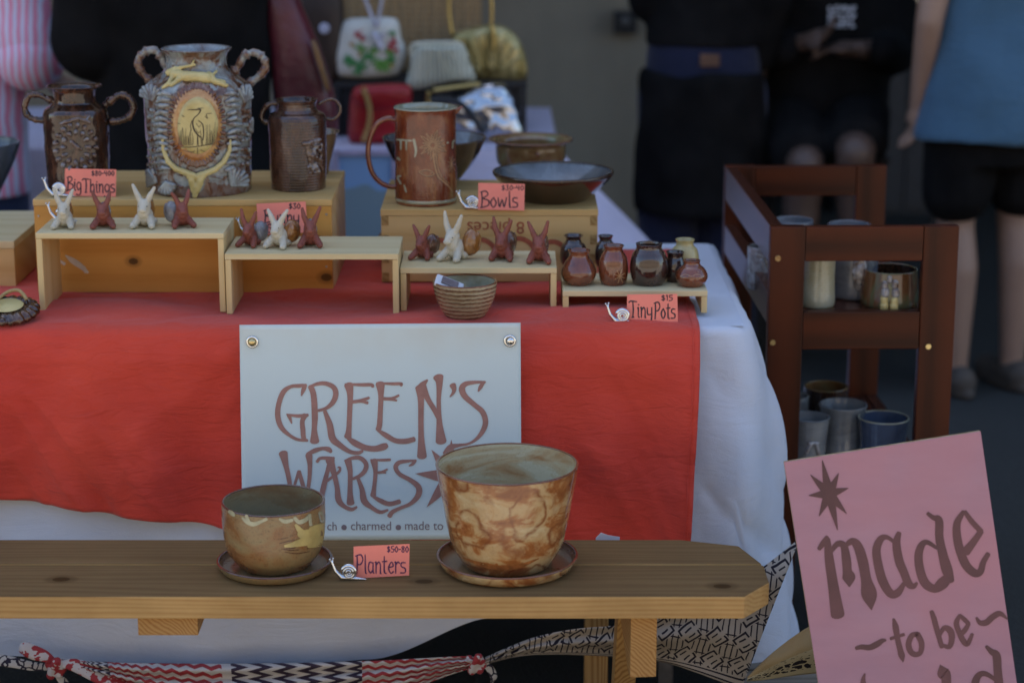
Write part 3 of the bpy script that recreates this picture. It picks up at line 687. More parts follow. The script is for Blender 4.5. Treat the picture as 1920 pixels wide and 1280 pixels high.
def disc_on(pot, name, cx, cy, rx, ry, lift, m, parent=None, rings=5, seg=36, dome=.0):
    vs_ = [pot.surf(cx, cy, lift + dome)]; fs = []
    for j in range(1, rings + 1):
        for i in range(seg):
            a = 2 * math.pi * i / seg; t = j / rings
            vs_.append(pot.surf(cx + rx * t * math.sin(a), cy - ry * t * math.cos(a), lift + dome * (1 - t * t)))
    for i in range(seg): fs.append((0, 1 + i, 1 + (i + 1) % seg))
    for j in range(rings - 1):
        for i in range(seg): fs.append((1 + j * seg + i, 1 + (j + 1) * seg + i, 1 + (j + 1) * seg + (i + 1) % seg, 1 + j * seg + (i + 1) % seg))
    for i in range(seg):   # edge back to the wall
        pass
    e = len(vs_)
    for i in range(seg):
        a = 2 * math.pi * i / seg; vs_.append(pot.surf(cx + rx * 1.06 * math.sin(a), cy - ry * 1.06 * math.cos(a), -.002))
    b = 1 + (rings - 1) * seg
    for i in range(seg): fs.append((b + i, e + i, e + (i + 1) % seg, b + (i + 1) % seg))
    return link(name, mesh_from(vs_, fs), m, parent or pot.o)
AMBER = glaze('amber_halo_glaze', [(.3, (.20, .055, .012)), (.5, (.42, .20, .06)), (.75, (.52, .34, .14))], (40, 40, 40), rough=.2, coat=.6)
fr = disc_on(J, 'medallion_frame', OX, OY, 46, 72, .004, AMBER, dome=.002)
med = disc_on(J, 'medallion', OX + 2, OY + 1, 35, 52, .0085, CREAM, dome=.002)
SCAL = glaze('scalloped_brown_glaze', [(.3, (.045, .013, .006)), (.5, (.12, .04, .014)), (.8, (.26, .17, .13))], (60, 60, 60), rough=.2)
J.relief('scalloped_edge', [((x, y, 4.6 if i % 2 else 3.0, 2.5), (OX + (x - OX) * .86, OY + (y - OY) * .88, 2.2, 3.0)) for i, (x, y) in enumerate(el(OX, OY, 51, 77, 46))], SCAL, .0013, 1)
H = lambda *pts: [(x / 4.13 + 240, y / 4.13 + 70, w_ * .9) for x, y, w_ in pts]
heron = [H((470, 556, .6), (530, 556, 1.1), (560, 556, 1.5), (545, 590, 1.0), (515, 620, 1.0), (505, 660, 1.4), (520, 720, 1.6), (560, 770, 1.2)), H((540, 545, .6), (580, 543, .5)), H((545, 640, .8), (575, 670, 1.1), (582, 740, 1.1), (578, 790, .8)), H((540, 760, .7), (545, 830, .6)), H((570, 770, .7), (575, 830, .6)),
         H((420, 845, .7), (520, 842, .8), (640, 820, .7)), H((500, 640, .5), (490, 680, .7), (498, 720, .6)), H((590, 605, .5), (610, 625, .6), (600, 590, .6), (640, 585, .5)), H((400, 660, .6), (420, 665, .5)), H((430, 600, .6), (445, 610, .6)), H((440, 870, .6), (500, 885, .6), (520, 870, .5)), H((540, 850, .6), (540, 905, .5)), H((560, 865, .5), (590, 880, .5)),
         H((525, 700, .5), (545, 735, .6), (560, 720, .5)), H((530, 660, .5), (550, 690, .6), (560, 670, .5))]
for i in range(26):
    x = 412 + i * 10.4
    if 500 < x < 590 and i % 3: continue
    heron.append(H((x, 830, .55), (x + random.uniform(-5, 5), 780, .5), (x + random.uniform(-9, 9), random.uniform(690, 760) - (40 if x > 590 else 0), .25)))
J.draw('heron_drawing', heron, INK, .0106, 3, med)
J.relief('branch_relief', [((344, 276, 2.2, 8), (394, 271, 2.0, 8))], CREAM, .0012, 2)
# hare
J.relief('hare_relief', [((330, 138, 9, 6), (352, 143, 10, 6)), ((352, 143, 10.5, 6), (385, 146, 11, 6)), ((322, 136, 6.5, 7), (334, 128, 5, 7)), ((334, 128, 3.4, 7), (352, 124, 3, 6)), ((352, 124, 3, 6), (366, 121, 2.5, 5)), ((360, 121, 2.2, 5), (364, 113, 1.6, 4)),
    ((326, 146, 5, 5), (318, 158, 4.2, 5)), ((318, 158, 4.2, 5), (308, 164, 3.4, 4)), ((338, 148, 5.5, 5), (324, 159, 3.6, 5)), ((390, 142, 8.5, 6), (400, 152, 6.5, 5)), ((400, 152, 6, 5), (422, 160, 4.2, 4)), ((398, 138, 3, 5), (403, 133, 2.4, 5)), ((404, 152, 5, 5), (418, 153, 3.2, 4))], CREAM, .0014, 2, .0008)
# horned skull
sk = []
def chain(pts): return [((*pts[i],), (*pts[i + 1],)) for i in range(len(pts) - 1)]
sk += chain([(307, 258, 2.6, 3), (309, 280, 4, 4), (318, 302, 5, 5), (332, 316, 5.6, 5), (350, 323, 6, 5), (362, 328, 6, 5)])
sk += chain([(430, 263, 2.6, 3), (428, 282, 4, 4), (417, 303, 5, 5), (402, 317, 5.6, 5), (386, 324, 6, 5), (374, 328, 6, 5)])
sk += [((356, 330, 6, 5), (380, 330, 6, 5)), ((360, 336, 7, 5), (364, 356, 6, 5)), ((376, 336, 7, 5), (370, 356, 6, 5)), ((367, 350, 6.5, 5), (366, 366, 5, 5))]
J.relief('skull_relief', sk, CREAM, .0014, 2, .0006)
# scallop shells
def shell(cx, cy, r, rot, n=7, spread=150):
    L = []
    for i in range(n):
        a = R(rot - spread / 2 + spread * i / (n - 1)); L.append(((cx - .5 * r * math.sin(R(rot)), cy + .5 * r * math.cos(R(rot)), 2.5, 2), (cx + r * .8 * math.sin(a), cy - r * .8 * math.cos(a), 4.2, 4.5)))
    return L
for (cx, cy, r, rot) in ((461, 180, 25, 20), (285, 178, 22, -15), (440, 338, 26, 40), (286, 336, 22, -60), (315, 348, 18, 160), (468, 235, 15, 80)):
    J.relief('shell_relief', shell(cx, cy, r, rot), BLUE, .0015, 1)
# ruffled clay bands either side of the medallion
for sgn in (-1, 1):
    for i in range(13):
        t = i / 12; cx = (OX + 2) + sgn * (62 + 6 * math.sin(t * 3.1)) ; cy = 176 + t * 140
        J.relief('ruffle', [((cx - 12, cy + 1 + 3 * math.sin(i * 2.3), 3.4, 2), (cx, cy - 2, 5.0, 4)), ((cx, cy - 2, 5, 4), (cx + 12, cy + 2 * math.cos(i * 1.7), 3.2, 2))], BLUE, .0016, 1, .0012)
for sgn in (-1, 1):          # knobbly outer bands
    for i in range(9):
        t = i / 8; cx = 373 + sgn * 86; cy = 205 + t * 118
        J.relief('ruffle', [((cx - 7, cy + 2 * math.sin(i * 3.1), 3.6, 1.5), (cx + 6, cy + 4 * math.cos(i * 2.3), 4.4, 2.5))], BIG, .0016, 1, .002)
random.seed(21)
J.relief('clay_texture', [((377 + random.uniform(-70, 70), 345 + random.uniform(-18, 12), 2.6, .3), (377 + random.uniform(-70, 70), 345 + random.uniform(-18, 12), 2.2, .3)) for _ in range(10)], BIG, .0016, 1, .0015)
# ---------------------------------------------------- brown jar left
BRN = glaze('dark_tenmoku_glaze', [(.3, (.014, .006, .004)), (.5, (.042, .016, .008)), (.62, (.10, .042, .02)), (.8, (.13, .12, .115))], (34, 34, 16), rough=.12, coat=.5, nscale=1.5, bumpd=.0016)
SILV = glaze('silvery_edge_glaze', [(.3, (.05, .02, .010)), (.5, (.11, .065, .045)), (.75, (.27, .29, .33))], (70, 70, 70), rough=.15, coat=.8)
J2 = Pot('storage_jar', 149, 366, zBA, 57, 'dark brown two handled jar with round petal relief behind the Big Things card', 'jar', 'sculpted jars on the long pine box')
J2.body([(56, 360), (57, 345), (59, 300), (60, 250), (60, 215), (56, 204), (44, 196), (38, 190), (38, 175), (42, 165), (51, 161)], BRN, BRN, 3.5, BRN, seg=130, wob=.02, smooth=9, rug=.0008)
J2.handle([(104, 192), (88, 185), (72, 178), (55, 180), (47, 198), (50, 214), (64, 224), (88, 226)], 5.6, BRN, knob=.7)
J2.handle([(196, 198), (212, 186), (226, 178), (243, 184), (251, 202), (243, 218), (226, 226), (206, 228)], 6.2, BRN, knob=.7)
for rr, n in ((37, 17), (24, 12)):
    J2.relief('petal_ring', [((142 + (rr - 4) * math.cos(2 * math.pi * i / n), 276 + (rr + 1) * math.sin(2 * math.pi * i / n), 3.4, 1), (142 + rr * math.cos(2 * math.pi * i / n), 276 + (rr + 5) * math.sin(2 * math.pi * i / n), 5.2, 3.5)) for i in range(n)], SILV, .0014, 1, .0014)
J2.relief('petal_heart', [((134, 266, 4, 2), (146, 276, 5, 4)), ((146, 276, 4, 4), (152, 280, 3, 3))], SILV, .0014, 1, .0012)
J2.relief('clay_sprig', [((116, 232, 4, 2), (128, 228, 4, 3)), ((128, 228, 4, 3), (146, 222, 4, 3)), ((146, 222, 4, 3), (166, 230, 4, 3)), ((160, 226, 2, 2), (168, 217, 2, 2))], SILV, .0014, 1, .0012)
# ---------------------------------------------------- brown jar right
BRN2 = glaze('brown_ringed_glaze', [(.3, (.016, .007, .005)), (.5, (.048, .018, .010)), (.66, (.10, .045, .024)), (.82, (.15, .12, .10))], (26, 26, 14), rings=60, rough=.16, coat=.6, bumpd=.002, ringamp=.6)
J3 = Pot('storage_jar', 560, 361, zBA, 51, 'smaller ridged brown jar with leaf relief beside the big jar', 'jar', 'sculpted jars on the long pine box')
J3.body([(50, 354), (51, 345), (53, 300), (54, 250), (54, 225), (50, 214), (40, 209), (36, 203), (36, 194), (39, 187)], BRN2, BRN, 3.5, BRN, seg=120, wob=.012, smooth=8, rug=.0005)
J3.handle([(521, 222), (528, 208), (524, 196), (510, 194), (497, 202), (490, 218), (496, 228), (512, 230)], 4.6, BRN, knob=.45)
J3.handle([(597, 196), (612, 188), (627, 187), (637, 198), (636, 214), (624, 224), (612, 222)], 3.2, BRN)
random.seed(5)
J3.relief('leaf_relief', [((590 + random.uniform(-16, 12), 294 + random.uniform(-30, 34), 3.2, 1.5), (592 + random.uniform(-16, 12), 292 + random.uniform(-30, 34), 2.2, 2.5)) for i in range(12)] + [((570, 270, 5, 1.5), (598, 262, 4, 2)), ((584, 292, 6, 2), (600, 300, 4, 2))], SILV, .0014, 1, .002)
# ---------------------------------------------------- bowls, jug
GREYB = glaze('slate_blue_glaze', [(.3, (.03, .035, .04)), (.6, (.075, .09, .10)), (.85, (.13, .16, .17))], (9, 9, 6), rough=.25)
b = Pot('bowl', -45, 383, zBC, 38, 'slate grey flared bowl cut off by the left edge', 'bowl', 'glazed bowls for sale')
b.body([(36, 375), (50, 352), (72, 310), (84, 280), (87, 268)], GREYB, GREYB, 4)
BR3 = glaze('speckled_brown_bowl_glaze', [(.3, (.10, .04, .018)), (.7, (.26, .17, .09))], rough=.2)
b = Pot('bowl', 590, 330, zBA, 25, 'brown bowl whose rim peeks out behind the smaller ridged jar', 'bowl', 'glazed bowls for sale')
b.body([(25, 322), (32, 300), (40, 270), (45, 252), (48, 247)], BR3, BR3, 3)
JUG = glaze('rust_red_jug_glaze', [(.3, (.10, .020, .008)), (.50, (.17, .036, .013)), (.62, (.24, .085, .03)), (.78, (.34, .22, .09))], (26, 26, 12), rings=70, ringamp=.5, rough=.14, coat=.6, bumpd=.0007, nscale=1.3)
CEL = glaze('celadon_interior_glaze', [(.3, (.22, .18, .10)), (.55, (.34, .34, .24)), (.85, (.42, .43, .34))], (14, 14, 24), rings=30, rough=.14, coat=.8, ringamp=.15)
jug = Pot('jug', 799, 389, zBB, 57, 'tall rust red jug with incised flower and looped handle', 'jug')
jug.body([(56, 382), (57.5, 374), (58, 340), (57, 300), (57, 260), (56.5, 225), (57, 210), (59, 201)], JUG, CEL, 3.5, CEL, seg=72)
jug.handle([(746, 226), (728, 222), (707, 232), (694, 258), (690, 290), (697, 322), (713, 342), (732, 350), (748, 350)], 5.6, JUG, flat=.8)
z1 = jug.prof[-1][1]; r1 = jug.prof[-1][0]; sp = jug.s
blob('spout', [((r1 - 7 * sp, 0, z1 - 14 * sp), 4 * sp, (r1 + 2 * sp, 0, z1 - 4 * sp), 4.5 * sp), ((r1 - 3 * sp, 9 * sp, z1 - 4 * sp), 3 * sp, (r1 + 9 * sp, 0, z1 - 0 * sp), 2.6 * sp), ((r1 - 3 * sp, -9 * sp, z1 - 4 * sp), 3 * sp, (r1 + 9 * sp, 0, z1 - 0 * sp), 2.6 * sp)], .0013, JUG, jug.o, smooth=2)
q = [(r1 * .965 * math.cos(a), 0, 0) for a in (0,)]
link('foot_band', lathe_mesh([(56 * sp, .004), (58.3 * sp, .006), (58.6 * sp, .009), (57.6 * sp, .012)], 64), CEL, jug.o)
LT = plain('buff_incised_line', (.33, .17, .075), .3, 0, .15, 80, .6)
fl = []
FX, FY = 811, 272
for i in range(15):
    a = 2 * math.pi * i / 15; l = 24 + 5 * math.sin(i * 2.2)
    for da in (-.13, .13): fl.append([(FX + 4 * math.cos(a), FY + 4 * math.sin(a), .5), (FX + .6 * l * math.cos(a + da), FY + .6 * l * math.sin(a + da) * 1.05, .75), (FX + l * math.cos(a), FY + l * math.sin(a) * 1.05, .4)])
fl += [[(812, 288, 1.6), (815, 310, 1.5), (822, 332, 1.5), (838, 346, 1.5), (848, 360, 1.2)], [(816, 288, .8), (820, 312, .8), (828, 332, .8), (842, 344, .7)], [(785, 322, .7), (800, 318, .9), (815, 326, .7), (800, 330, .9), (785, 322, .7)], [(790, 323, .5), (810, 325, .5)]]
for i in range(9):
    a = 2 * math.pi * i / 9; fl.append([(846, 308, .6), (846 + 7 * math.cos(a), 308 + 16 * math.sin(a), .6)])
jug.draw('painted_flower_shadow', [[(x + .9, y + .9, w_ * 1.5) for x, y, w_ in s_] for s_ in fl], plain('dark_rust_painted_shadow', (.05, .012, .006), .35, 0, .2, 60, .5), .0002, 3)  # dark offset copy of the flower strokes paints in the carving's shadow
jug.draw('incised_flower', fl, LT, .0006, 3)
jug.draw('glaze_drip', [[(744, 262, 1.6), (758, 263, 1.6), (772, 264, 1.5)], [(752, 264, 2), (752, 280, 1.6)], [(762, 264, 2), (762, 281, 1.6)], [(776, 262, 2.5), (780, 282, 2.2), (778, 294, 1.4)], [(838, 268, 1.6), (852, 264, 1.8)], [(849, 266, 1.7), (848, 278, 1.4)], [(752, 330, 1.4), (746, 332, 2.0), (752, 345, 1.6)], [(758, 347, 1.4), (762, 360, 1.4)], [(746, 296, 2.5), (750, 300, 2)]], CEL, .0005, 4)
DKB = glaze('iron_black_bowl_glaze', [(.3, (.018, .010, .007)), (.6, (.05, .024, .013)), (.85, (.10, .055, .03))], rough=.15, coat=.7)
b = Pot('bowl', 815, 365, zBB, 36, 'deep dark brown bowl standing behind the rust red jug', 'bowl', 'glazed bowls for sale')
b.y += .09; b.s = (Vector((0, b.y, zBB)) - CAMP).dot(FW) / FPX; b.x = (815 - 960) * b.s; b.o.location = (b.x, b.y, zBB)
b.body([(36, 356), (38, 345), (56, 325), (78, 298), (92, 268), (97, 258)], DKB, glaze('grey_bowl_interior', [(.3, (.06, .05, .045)), (.7, (.2, .2, .2))], rough=.15, coat=.7), 3.5)
CASS = glaze('mossy_brown_glaze', [(.3, (.13, .05, .018)), (.48, (.20, .12, .05)), (.65, (.19, .18, .09)), (.85, (.25, .26, .15))], (16, 16, 12), rough=.16, coat=.7)
RUST = glaze('rust_rim_glaze', [(.3, (.10, .03, .012)), (.7, (.22, .09, .04))], rough=.18, coat=.6)
b = Pot('bowl', 995, 335, zBB, 60, 'straight sided brown and green bowl with wide flat rim', 'bowl', 'glazed bowls for sale')
b.y += .1; b.s = (Vector((0, b.y, zBB)) - CAMP).dot(FW) / FPX; b.x = (995 - 960) * b.s; b.o.location = (b.x, b.y, zBB)
b.body([(48, 335), (58, 322), (64, 300), (66, 280), (66, 270), (70, 265), (79, 261)], CASS, CASS, 4, RUST)
disc_on(b, 'glaze_bubble', 1008, 290, 4.5, 4.5, .001, RUST, seg=16, dome=.002)
b = Pot('bowl', 1037, 384, zBB, 62, 'wide shallow dark bowl with grey blue inside at the box edge', 'bowl', 'glazed bowls for sale')
SLT = glaze('blue_grey_bowl_interior', [(.3, (.05, .05, .05)), (.55, (.13, .145, .155)), (.85, (.24, .27, .29))], (12, 12, 12), rough=.22, coat=.5)
b.body([(62, 376), (64, 372), (82, 356), (100, 340), (112, 326), (113, 321)], DKB, SLT, 4, DKB, seg=80)
link('foot_ring', lathe_mesh([(60 * b.s, -.0001), (63 * b.s, .0005), (64 * b.s, .005), (61 * b.s, .008)], 64), GREYB, b.o)
# ringed bowl with a card in it
RINGB = glaze('buff_ringed_glaze', [(.3, (.26, .19, .10)), (.6, (.40, .33, .20)), (.85, (.46, .40, .26))], (14, 14, 14), rings=42, ringcol=(.085, .028, .012), rough=.2, bumpd=.002, ringamp=.6)
rb = Pot('bowl', 872, 601, TZ + .008, 34, 'buff bowl with brown rings under the middle riser', 'bowl')
rb.body([(34, 594), (40, 587), (50, 570), (57, 550), (60, 532), (60, 527)], RINGB, CEL, 3.5, RUST)
q = at_y(842, 533, rb.y - .01)
cdm = plain('white_plastic', (.62, .64, .68), .35, 0, .03)
c_ = empty('card_reader', (q.x, rb.y - .012, q.z - .0), 0, 'flat white plastic gadget sticking out of the ringed bowl', 'gadget')
box('shell', (0, 0, 0), (.05, .028, .007), cdm, c_, .003, (R(25), R(22), 0)); box('screen', (.002, -.0022, .0042), (.03, .018, .0012), plain('dark_screen', (.16, .13, .14), .3), c_, .0005, (R(25), R(22), 0))
# ---------------------------------------------------- planters on the bench
OUT1 = glaze('toasted_planter_glaze', [(.3, (.14, .05, .018)), (.43, (.235, .115, .042)), (.54, (.25, .165, .072)), (.75, (.24, .195, .095))], (14, 14, 20), rings=70, rough=.28, coat=.3, bumpd=.0007, ringamp=.2, speck=.5)
IN1 = glaze('olive_planter_interior', [(.3, (.20, .11, .05)), (.55, (.25, .20, .11)), (.85, (.28, .26, .16))], (10, 10, 22), rings=38, rough=.24, coat=.2, ringamp=.12)
RIM1 = glaze('plum_brown_rim', [(.3, (.055, .02, .015)), (.7, (.14, .06, .035))], rough=.18, coat=.7)
SAU = glaze('warm_saucer_glaze', [(.3, (.16, .06, .022)), (.55, (.27, .16, .07)), (.8, (.34, .27, .15))], (16, 16, 16), rough=.3, coat=.1)
def saucer(cx, by, hwb, rings, m, inm, rimm, label):
    s_ = Pot('saucer', cx, by, BZ, hwb, label, 'saucer', 'saucers under the planters'); s_.body(rings, m, inm, 4.5, rimm, seg=80); return s_
s1 = saucer(516, 1090, 74, [(74, 1076), (84, 1070), (98, 1062), (106, 1052), (108, 1047)], OUT1, SAU, RIM1, 'brown glazed saucer under the smaller planter')
P1 = Pot('planter', 516, 1072, BZ + .007, 68, 'smaller toasted brown planter with leaping hare beside the price card', 'planter', 'glazed planters on the bench')
P1.y = s1.y; P1.s = (Vector((0, P1.y, BZ)) - CAMP).dot(FW) / FPX; P1.x = (516 - 960) * P1.s; P1.o.location = (P1.x, P1.y, P1.z0)
P1.body([(66, 1052), (74, 1046), (86, 1030), (93, 1005), (96, 975), (96, 950), (96, 938)], OUT1, IN1, 4.5, RIM1, seg=88)
HB = plain('yellow_buff_slip', (.46, .36, .13), .3, 0, .2, 40, .5)
P1.draw('painted_hare', [[(611, 1000, 15), (598, 1002, 15), (584, 1003, 13), (570, 1002, 10), (562, 998, 7)], [(566, 998, 6), (559, 990, 4.5), (554, 983, 2.5)], [(586, 1010, 10), (568, 1015, 8), (550, 1020, 5), (534, 1023, 2.5)], [(606, 1012, 9), (592, 1017, 8), (578, 1023, 4)], [(611, 984, 5), (596, 988, 6), (582, 992, 5)]], HB, .0009)
P1.draw('hare_outline', [[(556, 983, .8), (562, 990, .9), (570, 998, .9)], [(536, 1027, .8), (552, 1026, .9), (566, 1014, .9)], [(524, 1018, .6), (540, 1014, .8), (552, 1012, .7)], [(528, 1028, .6), (545, 1031, .8), (560, 1030, .6)], [(575, 1028, .6), (590, 1024, .8), (604, 1020, .6)], [(534, 1034, .5), (556, 1037, .7), (580, 1033, .5)], [(526, 1010, .5), (540, 1007, .6)]], RIM1, .0007)
P1.draw('pale_glaze_run', [[(430, 958, 3), (436, 962, 4), (440, 966, 2)], [(455, 970, 2), (464, 978, 4), (476, 982, 4), (490, 977, 3), (500, 972, 3)], [(462, 966, 3), (468, 980, 3)], [(524, 972, 2), (534, 977, 4), (548, 974, 3)], [(552, 970, 3), (560, 978, 4), (572, 974, 4), (580, 966, 3)], [(580, 964, 3), (582, 984, 3)], [(600, 960, 4), (604, 976, 4)]], plain('pale_celadon_run', (.36, .35, .22), .18, 0, .2, 60, .7), .0006)
OUT2 = glaze('shino_planter_glaze', [(.30, (.18, .045, .012)), (.44, (.33, .13, .038)), (.52, (.46, .30, .135)), (.8, (.52, .43, .25))], (17, 17, 26), rings=25, ringamp=.2, rough=.2, coat=.6, bumpd=.0008, nscale=1.15, loops=(.20, .06, .016))
IN2 = glaze('shino_planter_interior', [(.3, (.34, .15, .05)), (.46, (.46, .35, .19)), (.6, (.50, .46, .30))], (9, 9, 34), rings=25, ringamp=.2, rough=.22, coat=.25)
s2 = saucer(951, 1093, 92, [(92, 1076), (104, 1070), (120, 1058), (130, 1045), (132, 1039)], OUT2, SAU, RUST, 'buff and rust saucer under the larger planter')
P2 = Pot('planter', 951, 1070, BZ + .007, 88, 'larger buff and rust planter standing right of the price card', 'planter', 'glazed planters on the bench')
P2.y = s2.y; P2.s = (Vector((0, P2.y, BZ)) - CAMP).dot(FW) / FPX; P2.x = (951 - 960) * P2.s; P2.o.location = (P2.x, P2.y, P2.z0)
P2.body([(82, 1045), (92, 1038), (104, 1015), (114, 975), (122, 930), (129, 890), (131, 876), (132, 869)], OUT2, IN2, 4.5, RUST, seg=96)
RW = plain('rust_brush_wash', (.33, .12, .035), .25, 0, .35, 90, .6)
random.seed(3)
st = [[(868, 1044, 1), (890, 1053, 3), (915, 1060, 4.5), (940, 1063, 4), (975, 1060, 4), (1010, 1046, 1)], [(930, 1058, 4), (938, 1069, 1)]]
P2.draw('brushed_slip', st, RW, .0006)
# ---------------------------------------------------- tiny pots
TR_ = glaze('tiny_rust_glaze', [(.3, (.10, .022, .010)), (.6, (.19, .055, .022)), (.85, (.27, .14, .06))], (30, 30, 22), rough=.13, coat=.8)
TD_ = glaze('tiny_dark_glaze', [(.3, (.022, .010, .008)), (.6, (.05, .024, .018)), (.85, (.10, .085, .085))], (30, 30, 22), rough=.12, coat=.9)
TC_ = glaze('tiny_cream_glaze', [(.3, (.36, .28, .11)), (.7, (.47, .40, .19))], (30, 30, 22), rough=.3, coat=.4)
GT = 'tiny pots on the lowest riser'
def tiny(cx, by, hwb, rings, m, label): 
    t = Pot('tiny_pot', cx, by, zD, hwb, label, 'pot', GT); t.body(rings, m, m, 2.2, None, seg=44, wob=.03); return t
t1 = tiny(1075, 503, 20, [(18, 499), (24, 490), (25, 475), (22, 460), (15, 452), (14, 446), (18, 441)], TD_, 'dark brown tiny pot at the back left of the riser')
t2 = tiny(1135, 503, 16, [(15, 499), (20, 488), (20, 472), (17, 458), (12, 452), (12, 447), (14, 442)], TD_, 'slim dark tiny pot between and behind the two left rust ones')
t3 = tiny(1085, 537, 23, [(22, 532), (29, 524), (33, 510), (27, 494), (19, 482), (18, 475), (21, 469)], TR_, 'squat rust red tiny pot at the left front of the riser')
t4 = tiny(1150, 537, 23, [(22, 532), (26, 522), (28, 505), (26, 485), (20, 474), (17, 468), (19, 460)], TR_, 'rust tiny pot with an incised star, second in the front row')
t4.draw('incised_star', [[(1162 + 11 * math.cos(a), 518 + 13 * math.sin(a), .5), (1162, 518, .9), (1162 - 11 * math.cos(a), 518 - 13 * math.sin(a), .5)] for a in (0.3, 1.08, 1.87, 2.65)], LT, .0005, 3)
t5 = tiny(1216, 538, 28, [(27, 532), (33, 520), (36, 500), (32, 478), (25, 467), (24, 462), (25, 457)], TD_, 'largest dark brown tiny pot in the middle of the front row')
t6 = tiny(1265, 530, 15, [(15, 525), (19, 515), (20, 500), (17, 487), (15, 480), (17, 472)], TD_, 'small dark tiny pot with pale rim behind the squat one on the right')
t7 = tiny(1283, 522, 20, [(19, 516), (25, 500), (27, 484), (23, 467), (17, 460), (16, 454), (18, 449)], TC_, 'cream tiny pot at the back right of the riser')
t8 = tiny(1296, 540, 22, [(21, 535), (28, 526), (30, 515), (24, 503), (17, 497), (15, 492), (16, 488)], TR_, 'small rust tiny pot with scratched shoulder at the right front')
t8.draw('scratched_line', [[(1276, 518, .6), (1286, 514, .7), (1296, 518, .6), (1306, 514, .7), (1314, 516, .6)], [(1308, 508, .5), (1316, 522, .5)], [(1316, 508, .5), (1306, 522, .5)]], LT, .0004, 3)
# ---------------------------------------------------- round plaque with twine
p = at_z(8, 605, TZ + .008)
pl = empty('round_plaque', (p.x, p.y + .03, TZ + .01), 0, 'round brown clay plaque with twine loop lying on the red cloth', 'plaque')
sp = mpp(p)
blob('clay_ring', [((52 * sp * math.cos(a * math.pi / 10), 52 * sp * .9 * math.sin(a * math.pi / 10), .012 + .010 * math.sin(a * math.pi / 10)), 9 * sp, (44 * sp * math.cos(a * math.pi / 10), 40 * sp * math.sin(a * math.pi / 10), .016 + .008 * math.sin(a * math.pi / 10)), 8 * sp) for a in range(20)] + [('e', (0, 0, .012), (46 * sp, 40 * sp, .010), Matrix.Rotation(R(12), 4, 'X'))], .0018, BRN, pl, smooth=1, rough=.002, rscale=90)
me = lathe_mesh([(.0004, .004), (26 * sp, .003), (30 * sp, 0)], 32); o = link('buff_centre', me, CREAM, pl, (0, 0, .0215)); o.rotation_euler = (R(12), 0, 0)
TW = plain('jute_twine', (.36, .25, .11), .9, 0, .3, 300)
tw_ = [at_y(x, y, p.y + .05 + d) - Vector(pl.location) for x, y, d in ((-14, 575, .0), (2, 556, .01), (18, 546, .015), (34, 544, .01), (44, 552, 0), (50, 562, -.005))]
link('twine_loop', tube_mesh([Vector(v) for v in cat_rom([tuple(t) for t in tw_], 6)], .0032, 8), TW, pl)
# ================================================================== BUNNY SNAILS
TERRA = plain('terracotta_clay', (.20, .052, .032), .55, 0, .15, 60, 0, .0004)
BISQ = plain('white_stoneware', (.50, .46, .36), .5, 0, .08, 60, 0, .0004)
SH = [glaze('grey_shell_glaze', [(.3, (.10, .09, .09)), (.7, (.30, .31, .33))], (60, 60, 60), rough=.2), glaze('amber_shell_glaze', [(.3, (.15, .05, .012)), (.6, (.30, .13, .03)), (.85, (.36, .22, .08))], (60, 60, 60), rough=.15, coat=.8), glaze('brown_shell_glaze', [(.3, (.07, .022, .012)), (.7, (.19, .10, .06))], (60, 60, 60), rough=.2)]
def bunny_mesh(seed):
    rr = random.Random(seed); j = lambda a: rr.uniform(-a, a); V = Vector
    hx, hz = j(.0015), j(.0012); sh = [('e', (0, .010, .019 + j(.001)), (.0150 + j(.001), .017, .0175)), ((0, -.001, .026), .0112, (hx * .5, .002, .038 + hz), .0120), ((hx, -.002, .0395 + hz), .0110, (hx, -.0158, .0325 + hz), .0060), ((hx - .0035, -.0155, .0315 + hz), .0041, (hx + .0035, -.0155, .0315 + hz), .0041)]
    for sx in (-1, 1):
        tip = V((sx * (.0175 + j(.003)) + hx, .003 + j(.003), .0725 + j(.004))); mid = V((sx * .0118 + hx, .001, .058)); 
        sh += [((sx * .0058 + hx, 0, .045 + hz), .0058, mid, .0050), (mid, .0050, tip, .0030)]
        ft = V((sx * (.0168 + j(.0025)), -.0125 + j(.003), .0064)); sh += [((sx * .0095, .002, .017), .0074, ft, .0064), (ft, .0064, ft + V((sx * .001, -.005, -.0008)), .0054)]
    sh += [((-.012, .018, .008), .0078, (.012, .018, .008), .0078)]
    o = blob('body', sh, .0010, TERRA, smooth=2, rough=.0005, rscale=160, seed=seed); me = o.data; LATER.q.remove(o); bpy.data.objects.remove(o); return me, hx, hz
def shell_mesh():
    sh = [('e', (0, 0, 0), (.010, .0165, .0185))]; n = 26
    for i in range(n):
        a0_, a1_ = i * .52, (i + 1) * .52; r0_, r1_ = .003 + .0005 * i, .003 + .0005 * (i + 1)
        for sx in (-1, 1): sh.append(((sx * .0085 * (1 - r0_ / .03), r0_ * math.cos(a0_), r0_ * math.sin(a0_)), .0026, (sx * .0085 * (1 - r1_ / .03), r1_ * math.cos(a1_), r1_ * math.sin(a1_)), .0026))
    o = blob('shell', sh, .0011, TERRA, smooth=1); me = o.data; LATER.q.remove(o); bpy.data.objects.remove(o); return me
BMS, SM = [bunny_mesh(i) for i in range(11)], shell_mesh(); NB = [0]
_b = bmesh.new(); ell_into(_b, (0, 0, 0), (.0012, .0010, .0013)); EYE = bpy.data.meshes.new('eye'); _b.to_mesh(EYE); _b.free(); EYE.materials.append(plain('dark_eye_slip', (.03, .018, .012), .4))
random.seed(11)
